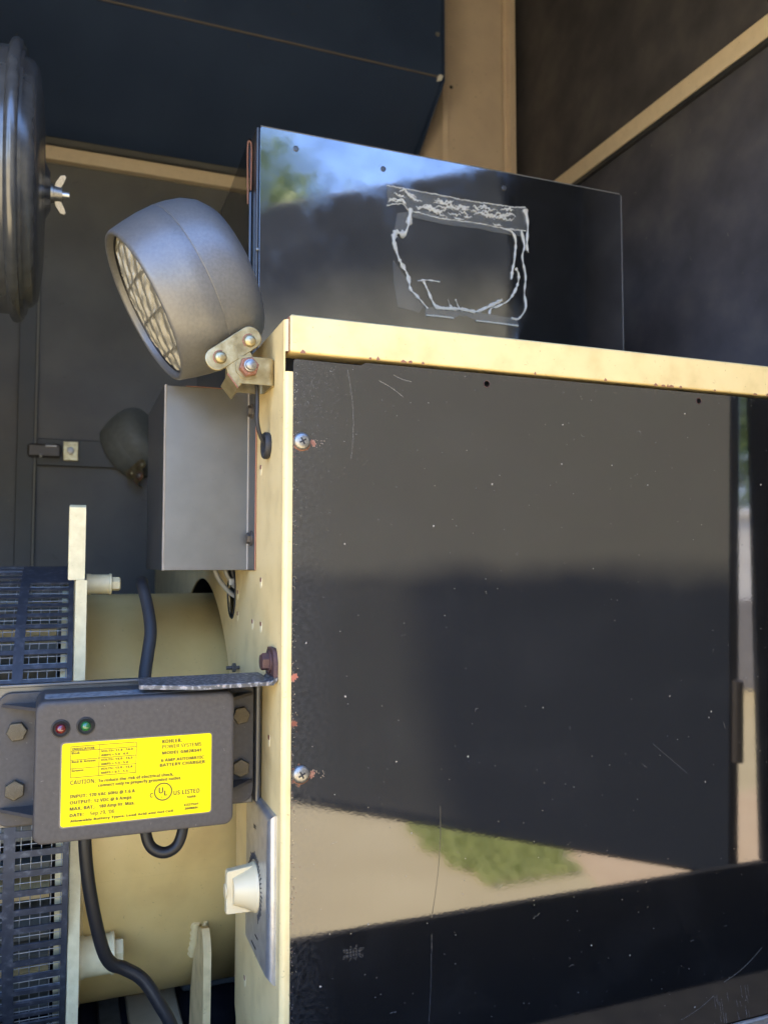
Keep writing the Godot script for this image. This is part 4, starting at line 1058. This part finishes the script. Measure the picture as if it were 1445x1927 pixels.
# ------------------------------------------------------------------ the round work lamp
func work_lamp() -> void:
	var base := V(0.186, 0.185, -0.806)
	var t := thing("work_lamp", "round black rubber work lamp tilted on a zinc bracket at the cabinet corner", "lamp", base, "round rubber work lamps")
	var axis := V(-0.8730, -0.4865, 0.0180).normalized()
	var y := -axis
	var z := V(0, 0, 1); z = (z - y * z.dot(y)).normalized()
	var x := y.cross(z)
	var f := Transform3D(Basis(x, y, z), V(0.0645, 0.2530, -0.848))     # local y runs from the lens back into the lamp
	var hs := part(t, "housing", MB.new().lathe([Vector2(0.0722, 0.016), Vector2(0.0728, 0.003), Vector2(0.0738, 0.0008), Vector2(0.0755, 0.0), Vector2(0.0775, 0.0006), Vector2(0.0790, 0.003), Vector2(0.0825, 0.018), Vector2(0.0855, 0.034), Vector2(0.0868, 0.0495), Vector2(0.0864, 0.0502), Vector2(0.0871, 0.0509), Vector2(0.0866, 0.064), Vector2(0.0845, 0.078), Vector2(0.0790, 0.090), Vector2(0.0705, 0.099), Vector2(0.058, 0.104), Vector2(0.03, 0.107), Vector2(0, 0.1075)].map(func(q): return q), f, 96), M.rubber)
	# fluted lens: zones of ridges, each zone set off against the next
	var lb := MB.new()
	var N := 60
	var hgt := func(a: float, b: float) -> float:
		var zone := floorf((a + 0.066 - b * 0.12) / 0.038)
		var e := absf(fposmod(a + 0.066 - b * 0.12, 0.038) - 0.019) / 0.019
		return (0.0013 * absf(sin(b * 960.0 + zone * 1.3)) + 0.0005 * sin(b * 2130.0 + a * 160.0 + zone) + 0.0003 * sin(a * 700.0 + b * 300.0)) * (1.0 - smoothstep(0.84, 1.0, e)) - 0.006 * (1.0 - (a * a + b * b) / 0.0052)
	for i in N:
		for j in 230:
			var a0 := lerpf(-0.0725, 0.0725, float(i) / N); var a1 := lerpf(-0.0725, 0.0725, float(i + 1) / N)
			var b0 := lerpf(-0.0725, 0.0725, j / 230.0); var b1 := lerpf(-0.0725, 0.0725, (j + 1) / 230.0)
			if Vector2((a0 + a1) / 2, (b0 + b1) / 2).length() > 0.0722: continue
			var q := []
			for k in [[a0, b0], [a1, b0], [a1, b1], [a0, b1]]:
				q.append(f * V(k[0], 0.0085 + hgt.call(k[0], k[1]) * 1.0, k[1]))
			var nn: Vector3 = (q[1] - q[0]).cross(q[3] - q[0]).normalized()
			if nn.dot(axis) < 0: nn = -nn
			lb.quad(q[0], q[1], q[2], q[3], nn, nn, nn, nn)
	part(t, "lens", lb, M.lens)
	part(t, "lens_ring", MB.new().lathe([Vector2(0.0712, 0.014), Vector2(0.0712, 0.0078), Vector2(0.0721, 0.0068), Vector2(0.0722, 0.014)], f, 64), M.hose)
	part(t, "reflector", MB.new().lathe([Vector2(0.066, 0.02), Vector2(0.03, 0.03), Vector2(0, 0.031)], f, 40), M.steel)
	# ear with two rivets, nut and folded swivel
	var br := Basis(V(cos(0.64), sin(0.64), 0), V(-sin(0.64), cos(0.64), 0), V(0, 0, 1))
	var c := V(0.1452, 0.2058, -0.788)
	var ear := part(t, "ear_plate", MB.new().prism(rounded(-0.0315, -0.0115, 0.0305, 0.0112, 0.0108, 6), -0.0015, 0.0015, Transform3D(br, c), 0.001), M.zinc)
	for q in [V(0.1322, 0.1950, -0.7865), V(0.1605, 0.2138, -0.7865)]:
		part(ear, "rivet", MB.new().lathe([Vector2(0.0062, 0), Vector2(0.0060, 0.0010), Vector2(0.0045, 0.0028), Vector2(0.002, 0.0036), Vector2(0, 0.0037)], Transform3D(ALONGZ, q), 20), M.zinc)
		part(ear, "rivet_rust", MB.new().lathe([Vector2(0.0062, 0.0), Vector2(0.0073, 0.0003), Vector2(0.0062, 0.0008)], Transform3D(ALONGZ, q), 20, 2.2, 5.0), M.rust)
	part(t, "swivel_plate", MB.new().prism(poly([[0.1365, 0.1905], [0.1475, 0.1995], [0.1615, 0.2035], [0.1655, 0.1955], [0.1560, 0.1745], [0.1500, 0.1672], [0.1398, 0.1800]]), -0.0015, 0.0015, Transform3D(Basis(), V(0, 0, -0.7888)), 0.0007), M.zinc)
	var fl := MB.new()
	var A := V(0.1398, 0.1800, -0.7885); var B := V(0.1500, 0.1672, -0.7885); var C := V(0.1475, 0.1600, -0.812); var D := V(0.1370, 0.1725, -0.812)
	var fnn := (B - A).cross(D - A).normalized()
	if fnn.y > 0: fnn = -fnn
	for s in [0.0, 0.0025]:
		var o: Vector3 = -fnn * s
		var nn: Vector3 = fnn if s == 0.0 else -fnn
		fl.quad(A + o, B + o, C + o, D + o, nn, nn, nn, nn)
	fl.quad(A, D, D - fnn * 0.0025, A - fnn * 0.0025, (A - B).normalized(), (A - B).normalized(), (A - B).normalized(), (A - B).normalized())
	fl.quad(B, C, C - fnn * 0.0025, B - fnn * 0.0025, (B - A).normalized(), (B - A).normalized(), (B - A).normalized(), (B - A).normalized())
	part(t, "swivel_flange", fl, M.zinc)
	part(t, "swivel_rust_edge", MB.new().tube([A + V(-0.0004, 0.0002, 0.0012), B + V(-0.0004, -0.0002, 0.0012)], 0.0009, 6), M.rust)
	# U bracket bolted to the cabinet: plan view outline, bent round at the cabinet
	var ub := MB.new()
	var pl := PackedVector2Array()
	var inner := []
	for i in 9:
		var a := lerpf(PI / 2, 0.0, i / 8.0)
		pl.append(Vector2(0.1790 + 0.0066 * cos(a), -0.7925 + 0.0066 * sin(a)))
		inner.append(Vector2(0.1790 + 0.0042 * cos(a), -0.7925 + 0.0042 * sin(a)))
	for i in 9:
		var a := lerpf(0.0, -PI / 2, i / 8.0)
		pl.append(Vector2(0.1790 + 0.0066 * cos(a), -0.8260 + 0.0066 * sin(a)))
		inner.append(Vector2(0.1790 + 0.0042 * cos(a), -0.8260 + 0.0042 * sin(a)))
	pl.append(Vector2(0.145, -0.8326)); pl.append(Vector2(0.145, -0.8302))
	inner.reverse()
	for q in inner: pl.append(q)
	pl.append(Vector2(0.150, -0.7883)); pl.append(Vector2(0.150, -0.7859))
	var neg := PackedVector2Array()
	for q in pl: neg.append(Vector2(q.x, -q.y))
	ub.prism(neg, 0.1715, 0.1985, Transform3D(Basis(V(1, 0, 0), V(0, 0, -1), V(0, 1, 0)), Vector3.ZERO), 0.0006)
	part(t, "mounting_bracket", ub, M.zinc)
	var nut := part(t, "nut", MB.new().prism(ngon(Vector2(0.1590, 0.1872), 0.0098, 6, 0.25), 0.0, 0.0075, Transform3D(Basis(), V(0, 0, -0.7858)), 0.0012), M.rust)
	part(nut, "washer", MB.new().lathe([Vector2(0, 0), Vector2(0.0115, 0), Vector2(0.0115, 0.0016), Vector2(0.0, 0.0016)], Transform3D(ALONGZ, V(0.1583, 0.1872, -0.7862)), 28), M.zinc)
	part(nut, "bolt_end", MB.new().lathe([Vector2(0.0062, 0), Vector2(0.0060, 0.0030), Vector2(0.0050, 0.0034), Vector2(0.0046, 0.0052), Vector2(0.0040, 0.0058), Vector2(0, 0.0060)], Transform3D(ALONGZ, V(0.1592, 0.1874, -0.7786)), 20), M.steel)
	# its cord into the grommet
	part(t, "cord", MB.new().tube(smooth([V(0.1680, 0.1850, -0.803), V(0.1708, 0.1725, -0.801), V(0.1712, 0.155, -0.80), V(0.1713, 0.138, -0.80), V(0.1745, 0.1265, -0.803), V(0.1800, 0.1185, -0.808), V(0.1880, 0.1145, -0.8115)], 7), 0.0021, 10), M.cord)
	# its twin on the far side of the enclosure, dim and seen from behind
	var u: Node3D = t.duplicate()
	u.name = numbered("work_lamp")
	add_child(u)
	for nm in ["cord", "mounting_bracket"]:
		var q := u.get_node(nm)
		u.remove_child(q); q.free()
	var greyed := grained("far_lamp_hazed", noise_tex(85, 0.03, [lin(0.13, 0.135, 0.115), lin(0.19, 0.195, 0.17)], 256, 4), 8.0, 0.6)  # haze over the far lamp, put into its housing colour
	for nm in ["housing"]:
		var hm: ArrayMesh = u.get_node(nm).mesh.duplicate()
		hm.surface_set_material(0, greyed)
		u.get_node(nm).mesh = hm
	u.rotation.y = deg_to_rad(-38.0)
	u.position = V(0.19, 0.20, -2.045)
	tag(u, "second rubber work lamp, dim on the far wall beside the latch", "lamp", "round rubber work lamps")

# ------------------------------------------------------------------ the battery charger on its bracket
func charger() -> void:
	var k := thing("charger_bracket", "black chipped steel bracket holding the battery charger to the cabinet", "bracket", V(0.12, -0.24, -0.84))
	part(k, "back_plate", MB.new().box(V(-0.062, -0.2425, -0.8385), V(0.1775, -0.1160, -0.8355), 0.0008), M.black_semi)
	part(k, "fixing_leg", MB.new().box(V(0.1776, -0.2430, -0.8420), V(0.1857, -0.1140, -0.828), 0.0035), M.black_semi)
	part(k, "top_lip", MB.new().box(V(-0.062, -0.1160, -0.8385), V(0.066, -0.1130, -0.829), 0.0008), M.black_semi)
	part(k, "shelf", MB.new().prism(poly([[0.0650, 0.8300], [0.0620, 0.7835], [0.1114, 0.7610], [0.1816, 0.7640], [0.1816, 0.8300]]), 0.0, 0.0042, Transform3D(Basis(V(1, 0, 0), V(0, 0, -1), V(0, 1, 0)), V(0, -0.1165, 0)), 0.0008), M.bracket)
	# the bend up the cabinet side, and the upright ear
	var bend := MB.new()
	var arc := PackedVector2Array()
	for i in 7:
		var a := lerpf(-PI / 2, 0.0, i / 6.0)
		arc.append(Vector2(0.1792 + 0.0064 * cos(a), -0.1098 + 0.0067 * sin(a)))
	for i in 7:
		var a := lerpf(0.0, -PI / 2, i / 6.0)
		arc.append(Vector2(0.1792 + 0.0026 * cos(a), -0.1098 + 0.0026 * sin(a)))
	bend.prism(arc, -0.800, -0.7642, Transform3D(), 0.0004)
	part(k, "bend", bend, M.bracket)
	part(k, "upright_ear", MB.new().prism(poly([[-0.7648, -0.1096], [-0.7648, -0.0960], [-0.7690, -0.0860], [-0.7740, -0.0830], [-0.7920, -0.0830], [-0.7990, -0.0900], [-0.8000, -0.1096]]), 0.0, 0.0040, onside(0.1857), 0.0006), M.rust_dark, "rust brown upright ear of the bracket")
	hex_bolt(k, "bolt", V(0.1817, -0.0965, -0.784), Basis(V(0, 0, 1), V(0, 1, 0), V(-1, 0, 0)), 0.0085, 0.0085, M.rust_dark, 0.35, 0.0110, M.rust_dark)
	# the charger itself
	var t := thing("battery_charger", "dark grey plastic battery charger with a yellow label and two indicator lights", "charger", V(0.0617, -0.24, -0.80))
	var body := MB.new()
	var prof := rounded(-0.0240, -0.2428, 0.1472, -0.1208, 0.008, 6)
	var steps := [[-0.8350, 0.0010], [-0.7790, 0.0], [-0.7755, -0.0006], [-0.7725, -0.0018], [-0.7708, -0.0034], [-0.7700, -0.0054]]
	var mid := Vector2(0.0616, -0.1818)
	var half := Vector2(0.0856, 0.0610)
	for s in steps.size() - 1:
		for i in prof.size():
			var j := (i + 1) % prof.size()
			var sc := func(p: Vector2, g: float) -> Vector2: return mid + (p - mid) * (Vector2.ONE + Vector2(g, g) / half)
			var g0: float = steps[s][1]; var g1: float = steps[s + 1][1]
			var z0: float = steps[s][0]; var z1: float = steps[s + 1][0]
			var e := (prof[j] - prof[i])
			var tilt0 := clampf((z0 + 0.7790) / 0.009, 0.0, 1.0); var tilt1 := clampf((z1 + 0.7790) / 0.009, 0.0, 1.0)
			var ni := corner_normal(prof, i); var nj := corner_normal(prof, j)
			var N0i := V(ni.x, ni.y, 0).lerp(V(0, 0, 1), tilt0).normalized(); var N0j := V(nj.x, nj.y, 0).lerp(V(0, 0, 1), tilt0).normalized()
			var N1i := V(ni.x, ni.y, 0).lerp(V(0, 0, 1), tilt1).normalized(); var N1j := V(nj.x, nj.y, 0).lerp(V(0, 0, 1), tilt1).normalized()
			var a: Vector2 = sc.call(prof[i], g0); var b: Vector2 = sc.call(prof[j], g0); var c: Vector2 = sc.call(prof[j], g1); var d: Vector2 = sc.call(prof[i], g1)
			body.quad(V(a.x, a.y, z0), V(b.x, b.y, z0), V(c.x, c.y, z1), V(d.x, d.y, z1), N0i, N0j, N1j, N1i)
			if s == steps.size() - 2:
				body.flat(V(mid.x, mid.y, z1), V(d.x, d.y, z1), V(c.x, c.y, z1), V(0, 0, 1))
	part(t, "case", body, M.plastic)
	# dust on top of the case
	part(t, "top_dust", MB.new().prism(rounded(-0.017, 0.783, 0.140, 0.826, 0.004, 3), 0.0, 0.0003, Transform3D(Basis(V(1, 0, 0), V(0, 0, -1), V(0, 1, 0)), V(0, -0.12055, 0))), grained("dust_layer", noise_tex(59, 0.03, [lin(0.06, 0.062, 0.066), lin(0.17, 0.175, 0.18), lin(0.24, 0.24, 0.24)], 512, 5), 9.0, 0.85), "layer of grey dust on the charger's top")
	# mounting flange, its four ribs and bolts
	part(t, "mounting_flange", MB.new().prism(rounded(-0.0575, -0.2405, 0.1775, -0.1205, 0.012, 6), -0.8354, -0.8305, Transform3D(), 0.0012), M.plastic)
	for q in [[-0.0225, -0.0540, -0.1315], [-0.0225, -0.0555, -0.2245], [0.1460, 0.1765, -0.1330], [0.1460, 0.1765, -0.2190]]:
		var x0: float = q[0]; var x1: float = q[1]; var y: float = q[2]
		part(t, "rib", MB.new().prism(poly([[x0, 0.8304], [x1, 0.8304], [x0, 0.796]]), -0.0015, 0.0015, Transform3D(Basis(V(1, 0, 0), V(0, 0, -1), V(0, 1, 0)), V(0, y, 0)), 0.0004), M.plastic)
	for q in [[-0.0405, -0.1551, 0.1], [-0.0412, -0.2074, 0.5], [0.1640, -0.1539, 0.15], [0.1640, -0.2056, 0.45]]:
		hex_bolt(t, "bolt", V(q[0], q[1], -0.8303), Basis(), 0.0090, 0.0055, M.zinc_rough, q[2])
	# indicator lights in their wells
	for q in [[-0.0032, -0.1442, M.led_red], [0.0170, -0.1434, M.led_green]]:
		var p := V(q[0], q[1], -0.77)
		var wl := part(t, "indicator_well", MB.new().lathe([Vector2(0.0078, 0.0), Vector2(0.0074, 0.0011), Vector2(0.0066, 0.0013), Vector2(0.0058, 0.0006), Vector2(0.0050, 0.0002), Vector2(0, 0.0002)], Transform3D(ALONGZ, p), 32), M.hose)
		part(wl, "indicator_light", MB.new().lathe([Vector2(0.0042, 0.0), Vector2(0.0042, 0.0016), Vector2(0.0037, 0.0032), Vector2(0.0026, 0.0044), Vector2(0.0012, 0.0050), Vector2(0, 0.0051)], Transform3D(ALONGZ, p), 24), q[2])
	# the label with its print
	part(t, "label_recess", MB.new().prism(rounded(-0.0030, -0.2289, 0.1265, -0.1562, 0.003, 4), 0.0, 0.0002, Transform3D(Basis(), V(0, 0, -0.77))), M.black_semi)
	var l := part(t, "label", MB.new().prism(rounded(-0.0018, -0.2278, 0.1254, -0.1573, 0.0025, 4), 0.0, 0.0004, Transform3D(Basis(), V(0, 0, -0.77))), M.label)
	var z := -0.76955
	var rows := [["INDICATOR", 6.4, -163.6, 18.3, 2.1, 1], ["Red:", 6.3, -166.9, 6.6, 1.9, 1], ["Red & Green:", 6.3, -174.3, 19.9, 1.9, 1], ["Green:", 6.3, -181.8, 9.9, 1.9, 1]]
	rows += [["VOLTS= 11.8 - 14.0", 30.0, -166.95, 26.5, 1.8, 1], ["AMPS = 5.0 - 6.0", 30.0, -170.4, 22.7, 1.8, 1], ["VOLTS= 14.0 - 14.5", 30.0, -174.5, 26.4, 1.8, 1], ["AMPS = 1.5 - 5.0", 30.0, -178.0, 22.7, 1.8, 1]]
	rows += [["VOLTS= 13.0 - 13.8", 30.0, -182.15, 26.4, 1.8, 1], ["AMPS = 0.1 - 1.5", 30.0, -185.55, 22.6, 1.8, 1]]
	rows += [["KOHLER.", 81.8, -163.3, 17.1, 3.2, 1], ["POWER SYSTEMS", 81.8, -168.0, 34.6, 3.2, 0], ["MODEL GM28341", 81.8, -173.2, 34.4, 2.7, 1], ["6 AMP AUTOMATIC", 81.0, -179.6, 37.8, 2.7, 1], ["BATTERY CHARGER", 79.9, -183.8, 39.9, 2.7, 1]]
	rows += [["CAUTION:", 5.4, -192.6, 21.0, 3.6, 1], ["To reduce the risk of electrical shock,", 28.1, -192.5, 63.9, 2.6, 0], ["connect only to properly grounded outlet.", 28.0, -196.4, 70.9, 2.6, 0]]
	rows += [["INPUT:", 5.4, -204.0, 13.6, 2.8, 1], ["120 VAC 60Hz @ 1.6 A", 20.9, -204.0, 37.9, 2.8, 0], ["OUTPUT:", 5.4, -209.2, 17.7, 2.8, 1], ["12 VDC @ 6 Amps", 24.9, -209.3, 31.2, 2.8, 0]]
	rows += [["MAX. BAT.:", 5.4, -214.4, 20.9, 2.8, 1], ["180 Amp Hr. Max.", 29.2, -214.4, 29.6, 2.8, 0], ["DATE:", 5.5, -219.9, 11.3, 2.8, 1], ["Sep 29, '06", 21.9, -220.0, 20.0, 3.1, 0], ["Allowable Battery Types: Lead Acid and Gel Cell", 5.9, -224.4, 86.1, 2.0, 1]]
	rows += [["C", 71.7, -210.0, 2.9, 3.9, 1], ["US LISTED", 92.3, -209.8, 23.0, 3.9, 1], ["U", 79.3, -207.2, 3.9, 5.2, 1], ["L", 84.0, -209.4, 3.0, 4.4, 1], ["53AB", 104.1, -213.6, 7.6, 1.9, 1], ["E227501", 101.8, -220.4, 12.4, 1.9, 1], ["2608KH", 102.2, -223.7, 11.3, 1.9, 1], ["R", 81.7, -211.0, 0.9, 1.0, 1]]
	for r in rows:
		lettering(l, r[0], r[1] * 0.001, r[2] * 0.001, r[3] * 0.001, r[4] * 0.001, z, r[5] == 1 or r[4] < 3.0, M.ink)
	var tb := MB.new()
	var lw := 0.00022
	for y in [-0.1603, -0.1642, -0.1717, -0.1791, -0.1867]: tb.box(V(0.0054, y - lw, z - 0.0002), V(0.0595, y + lw, z + 0.00012))
	for x in [0.0054, 0.0285, 0.0595]: tb.box(V(x - lw, -0.1867, z - 0.0002), V(x + lw, -0.1603, z + 0.00014))
	part(l, "printed_table", tb, M.ink)
	part(l, "printed_ring", MB.new().lathe([Vector2(0.0069, 0), Vector2(0.0079, 0), Vector2(0.0079, 0.0003), Vector2(0.0069, 0.0003), Vector2(0.0069, 0)], Transform3D(ALONGZ, V(0.0832, -0.2058, z - 0.0001)), 40), M.ink)

func corner_normal(p: PackedVector2Array, i: int) -> Vector2:
	var m := p.size()
	var a := p[i] - p[(i + m - 1) % m]; var b := p[(i + 1) % m] - p[i]
	var na := Vector2(a.y, -a.x).normalized(); var nb := Vector2(b.y, -b.x).normalized()
	return (na + nb).normalized()

# ------------------------------------------------------------------ the bevelled dial plate on the cabinet side
func switch_plate() -> void:
	var t := thing("dial_plate", "aluminium dial with sloped edges and an ivory knob on the cabinet side", "dial", V(0.186, -0.315, -0.82))
	part(t, "plate", MB.new().prism(poly([[-0.7665, -0.3905], [-0.7665, -0.2375], [-0.8715, -0.2375], [-0.8715, -0.3905]]), 0.0, 0.0080, onside(0.186), 0.0062), M.alu)
	var x := 0.1778
	var kc := Vector2(-0.822, -0.3205)
	var tk := MB.new()
	for i in 40:
		var a := deg_to_rad(-150.0 + 300.0 * i / 39.0) + PI / 2
		var r1 := 0.0335 if i % 4 == 0 else 0.0315
		var d := Vector2.from_angle(a); var s := d.orthogonal() * 0.00055
		var q := PackedVector2Array([kc + d * 0.0255 - s, kc + d * 0.0255 + s, kc + d * r1 + s, kc + d * r1 - s])
		tk.prism(q, 0.0, 0.0003, onside(x + 0.0001))
	var o := part(t, "dial_marks", tk, M.dark)
	o.set_meta("kind", "stuff")
	var side := Transform3D(ONSIDE, V(x, 0, 0))
	lettering(t, "OFF", -0.829, -0.2655, 0.010, 0.0042, 0.0, true, M.dark, side)
	part(t, "printed_rule", MB.new().prism(poly([[-0.818, -0.3640], [-0.806, -0.3640], [-0.806, -0.3652], [-0.818, -0.3652]]), 0.0, 0.0003, onside(x)), M.dark)
	part(t, "printed_rule", MB.new().prism(poly([[-0.835, -0.3765], [-0.815, -0.3765], [-0.815, -0.3780], [-0.835, -0.3780]]), 0.0, 0.0003, onside(x)), M.dark)
	var kx := Transform3D(Basis(V(0, 1, 0), V(-1, 0, 0), V(0, 0, 1)), V(x, kc.y, kc.x))
	var kb := part(t, "knob", MB.new().lathe([Vector2(0.0236, 0.0002), Vector2(0.0236, 0.0014), Vector2(0.0215, 0.0040), Vector2(0.0180, 0.0110), Vector2(0.0150, 0.0185), Vector2(0.0135, 0.0225), Vector2(0.0, 0.0228)], kx, 48), M.ivory)
	var gr := MB.new()
	# the grip: a bar across the knob, its outline drawn in (y, -x), thin along z
	gr.prism(poly([[-0.0225, 0.0006], [0.0225, 0.0006], [0.0195, 0.0272], [0.0175, 0.0285], [-0.0205, 0.0285], [-0.0218, 0.0272]]), -0.0042, 0.0042, Transform3D(Basis(V(0, 1, 0), V(-1, 0, 0), V(0, 0, 1)), V(x, kc.y, kc.x)), 0.0012)
	part(kb, "grip", gr, M.ivory)
	part(kb, "cap", MB.new().lathe([Vector2(0.0068, 0.0284), Vector2(0.0066, 0.0296), Vector2(0.0, 0.0300)], kx, 24), M.ivory)

# ------------------------------------------------------------------ loose black cables
func cables() -> void:
	var a := thing("cable", "thick black cable hanging in front of the barrel above the charger", "cable", V(0.08, -0.14, -1.0), "black cables round the charger")
	part(a, "sheath", MB.new().tube(smooth([V(0.095, -0.03, -1.16), V(0.086, -0.026, -1.07), V(0.0815, -0.031, -1.0), V(0.0850, -0.052, -0.975), V(0.0870, -0.078, -0.955), V(0.0830, -0.103, -0.94), V(0.0790, -0.125, -0.925), V(0.078, -0.155, -0.90), V(0.078, -0.2, -0.88)], 8), 0.0068, 14), M.cord)
	var b := thing("cable", "long black cable dropping from under the charger and curving to the right", "cable", V(0.02, -0.27, -0.86), "black cables round the charger")
	part(b, "sheath", MB.new().tube(smooth([V(0.0200, -0.23, -0.865), V(0.0205, -0.271, -0.86), V(0.0245, -0.309, -0.86), V(0.0320, -0.349, -0.862), V(0.0400, -0.379, -0.865), V(0.0480, -0.393, -0.868), V(0.0590, -0.3995, -0.87), V(0.0770, -0.4125, -0.868), V(0.0925, -0.4355, -0.862), V(0.1055, -0.461, -0.858), V(0.112, -0.50, -0.86), V(0.116, -0.595, -0.87)], 8), 0.0062, 16), M.hose)
	var c := thing("cable", "short loop of black cable peeking out below the charger", "cable", V(0.088, -0.27, -0.8), "black cables round the charger")
	part(c, "sheath", MB.new().tube(smooth([V(0.0715, -0.225, -0.806), V(0.0715, -0.248, -0.804), V(0.0765, -0.2635, -0.802), V(0.0885, -0.2695, -0.80), V(0.1000, -0.2640, -0.80), V(0.1055, -0.248, -0.802), V(0.107, -0.225, -0.806)], 8), 0.0052, 14), M.hose)
